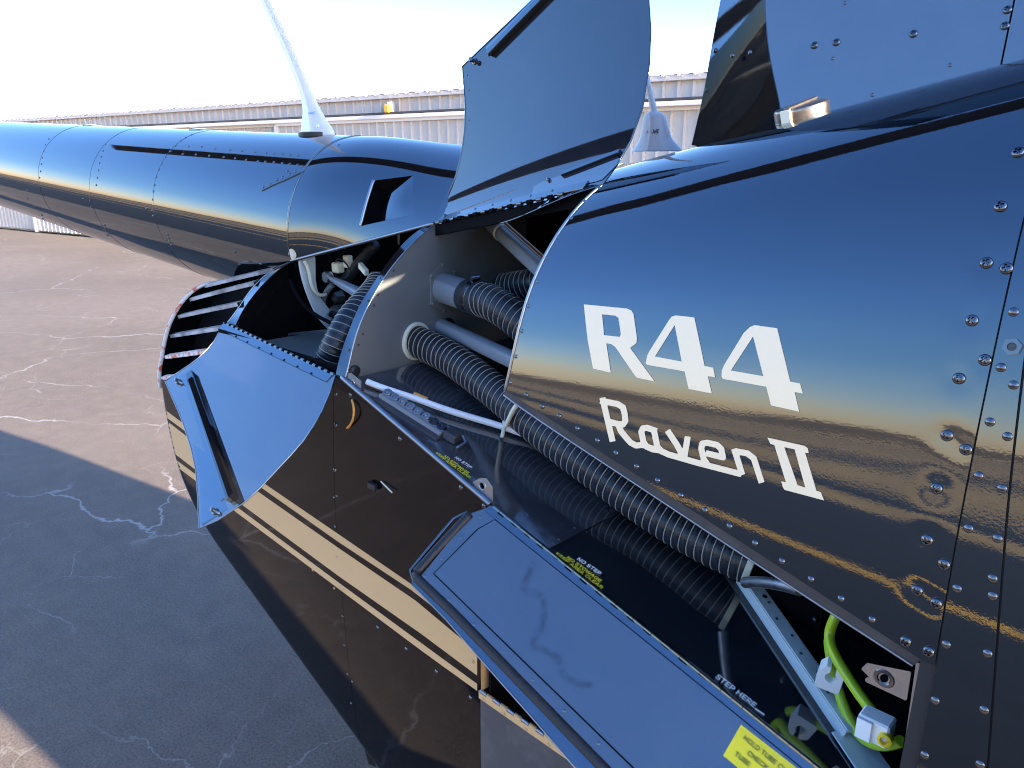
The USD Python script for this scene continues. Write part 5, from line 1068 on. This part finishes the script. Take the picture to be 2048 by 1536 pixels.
text_on('antenna_marking', 'COMANT', on_plane(616., 228., V(0, CY - .0165, 0), V(0, 1., 0)), V(1, 0, 0), V(0, -1, 0.25), 0.0045, 'marking', a1.GetPath().pathString)
a2 = blade_antenna('antenna', [(1314, 302, 52, .028), (1313, 292, 42, .025), (1311, 275, 31, .021), (1310, 250, 25, .018), (1309, 232, 20, .015), (1308, 226, 14, .012), (1307, 223, 8, .008)], 'short white antenna base with a thin whip behind the open door')
put('antenna_whip', *tube([on_plane(a, b, V(0, CY, 0), V(0, 1., 0)) for a, b in ((1309., 226.), (1303., 200.), (1290., 140.), (1255., -20.))], [0.006, .0055, .005, .004], 10), 'antenna', a2.GetPath().pathString, smooth=40)
text_on('antenna_marking', 'RAMI', on_plane(1293., 267., V(0, CY - .019, 0), V(0, 1., 0)), V(1, 0, 0), V(0, -1, 0.2), 0.0065, 'ktext', a2.GetPath().pathString)
# roof fittings of the boom
for u_, v_ in ((185, 251), (400, 259)): put('boom_vent', *bevelbox(on_plane(float(u_), v_ + 1.0, V(0, CY, 0), V(0, 1., 0)), V(.03, 0, -.003), V(0, .02, 0), ZU * .004, 0.4), 'black', bp)

# ------------------------------------------------------------------ the rest of the aircraft, beyond the frame
def loft(name, secs, material, parent=H, k=28, label=None):
    th = np.linspace(0, 2 * PI, k + 1); P = []
    for x, hw, z0, z1, e in secs:
        c, s = np.cos(th), np.sin(th); P.append(np.stack([np.full(k + 1, x), CY + hw * np.sign(c) * abs(c) ** e, (z0 + z1) / 2 + (z1 - z0) / 2 * np.sign(s) * abs(s) ** e], 1))
    v, f, n = grid(np.array(P)); return put(name, v, f, material, parent, smooth=50, label=label)
loft('cabin', [(0.415, 0.535, 0.34, 1.80, 0.6), (0.7, 0.55, 0.32, 1.86, 0.6), (1.3, 0.55, 0.34, 1.86, 0.6), (1.75, 0.54, 0.36, 1.78, 0.65), (2.1, 0.52, 0.42, 1.5, 0.75)], 'black')
loft('windshield', [(2.1, 0.52, 0.42, 1.5, 0.75), (2.35, 0.40, 0.5, 1.25, 0.85), (2.5, 0.22, 0.6, 1.0, 1.0), (2.56, 0.01, 0.75, 0.82, 1.0)], 'glass')
for s in (-1, 1):
    y = CY + s * 1.05
    put('skid', *tube(spline([(-1.2, y, 0.05), (0, y, 0.05), (1.8, y, 0.05), (2.2, y, 0.12), (2.4, y, 0.28)], 30), 0.04, 10), 'black', H, smooth=True)
    for x in (-0.3, 1.3): put('skid_leg', *tube([(x, CY + s * 0.45, 0.36), (x, CY + s * 0.9, 0.16), (x, y, 0.07)], 0.032, 10), 'black', H, smooth=True)
put('rotor_mast', *tube([(0.36, CY, 1.7), (0.36, CY, 2.95)], 0.05, 12), 'darkgrey', H, smooth=True); put('rotor_hub', *bevelbox(V(0.36, CY, 2.93), V(.28, .012, 0), V(0, .09, 0), ZU * .05, .4), 'darkgrey', H)
for s in (-1, 1):
    d = unit(V(s, s * 0.035, 0)); c = V(-d[1], d[0], 0); put('rotor_blade', *bevelbox(V(0.36, CY, 2.93) + d * 2.75, d * 2.48, c * 0.127, ZU * 0.012, 0.8), 'darkgrey', H)
put('tail_fin', *bevelbox(V(-6.1, CY, boom_c(-6.1) + .42), V(.16, 0, .03), V(0, .012, 0), V(-.14, 0, .42), .4), 'black', H); put('tail_fin', *bevelbox(V(-6.05, CY, boom_c(-6.05) - .40), V(.15, 0, -.03), V(0, .012, 0), V(-.1, 0, -.38), .4), 'black', H)
put('stabiliser', *bevelbox(V(-6.0, CY - .42, boom_c(-6.0)), V(.14, 0, 0), V(0, .42, 0), ZU * .012, .4), 'black', H)
put('tail_rotor', *bevelbox(V(-6.35, CY + .22, boom_c(-6.35) + .02), V(.35, 0, .62), V(0, .008, 0), V(-.05, 0, .03), .3), 'darkgrey', H)
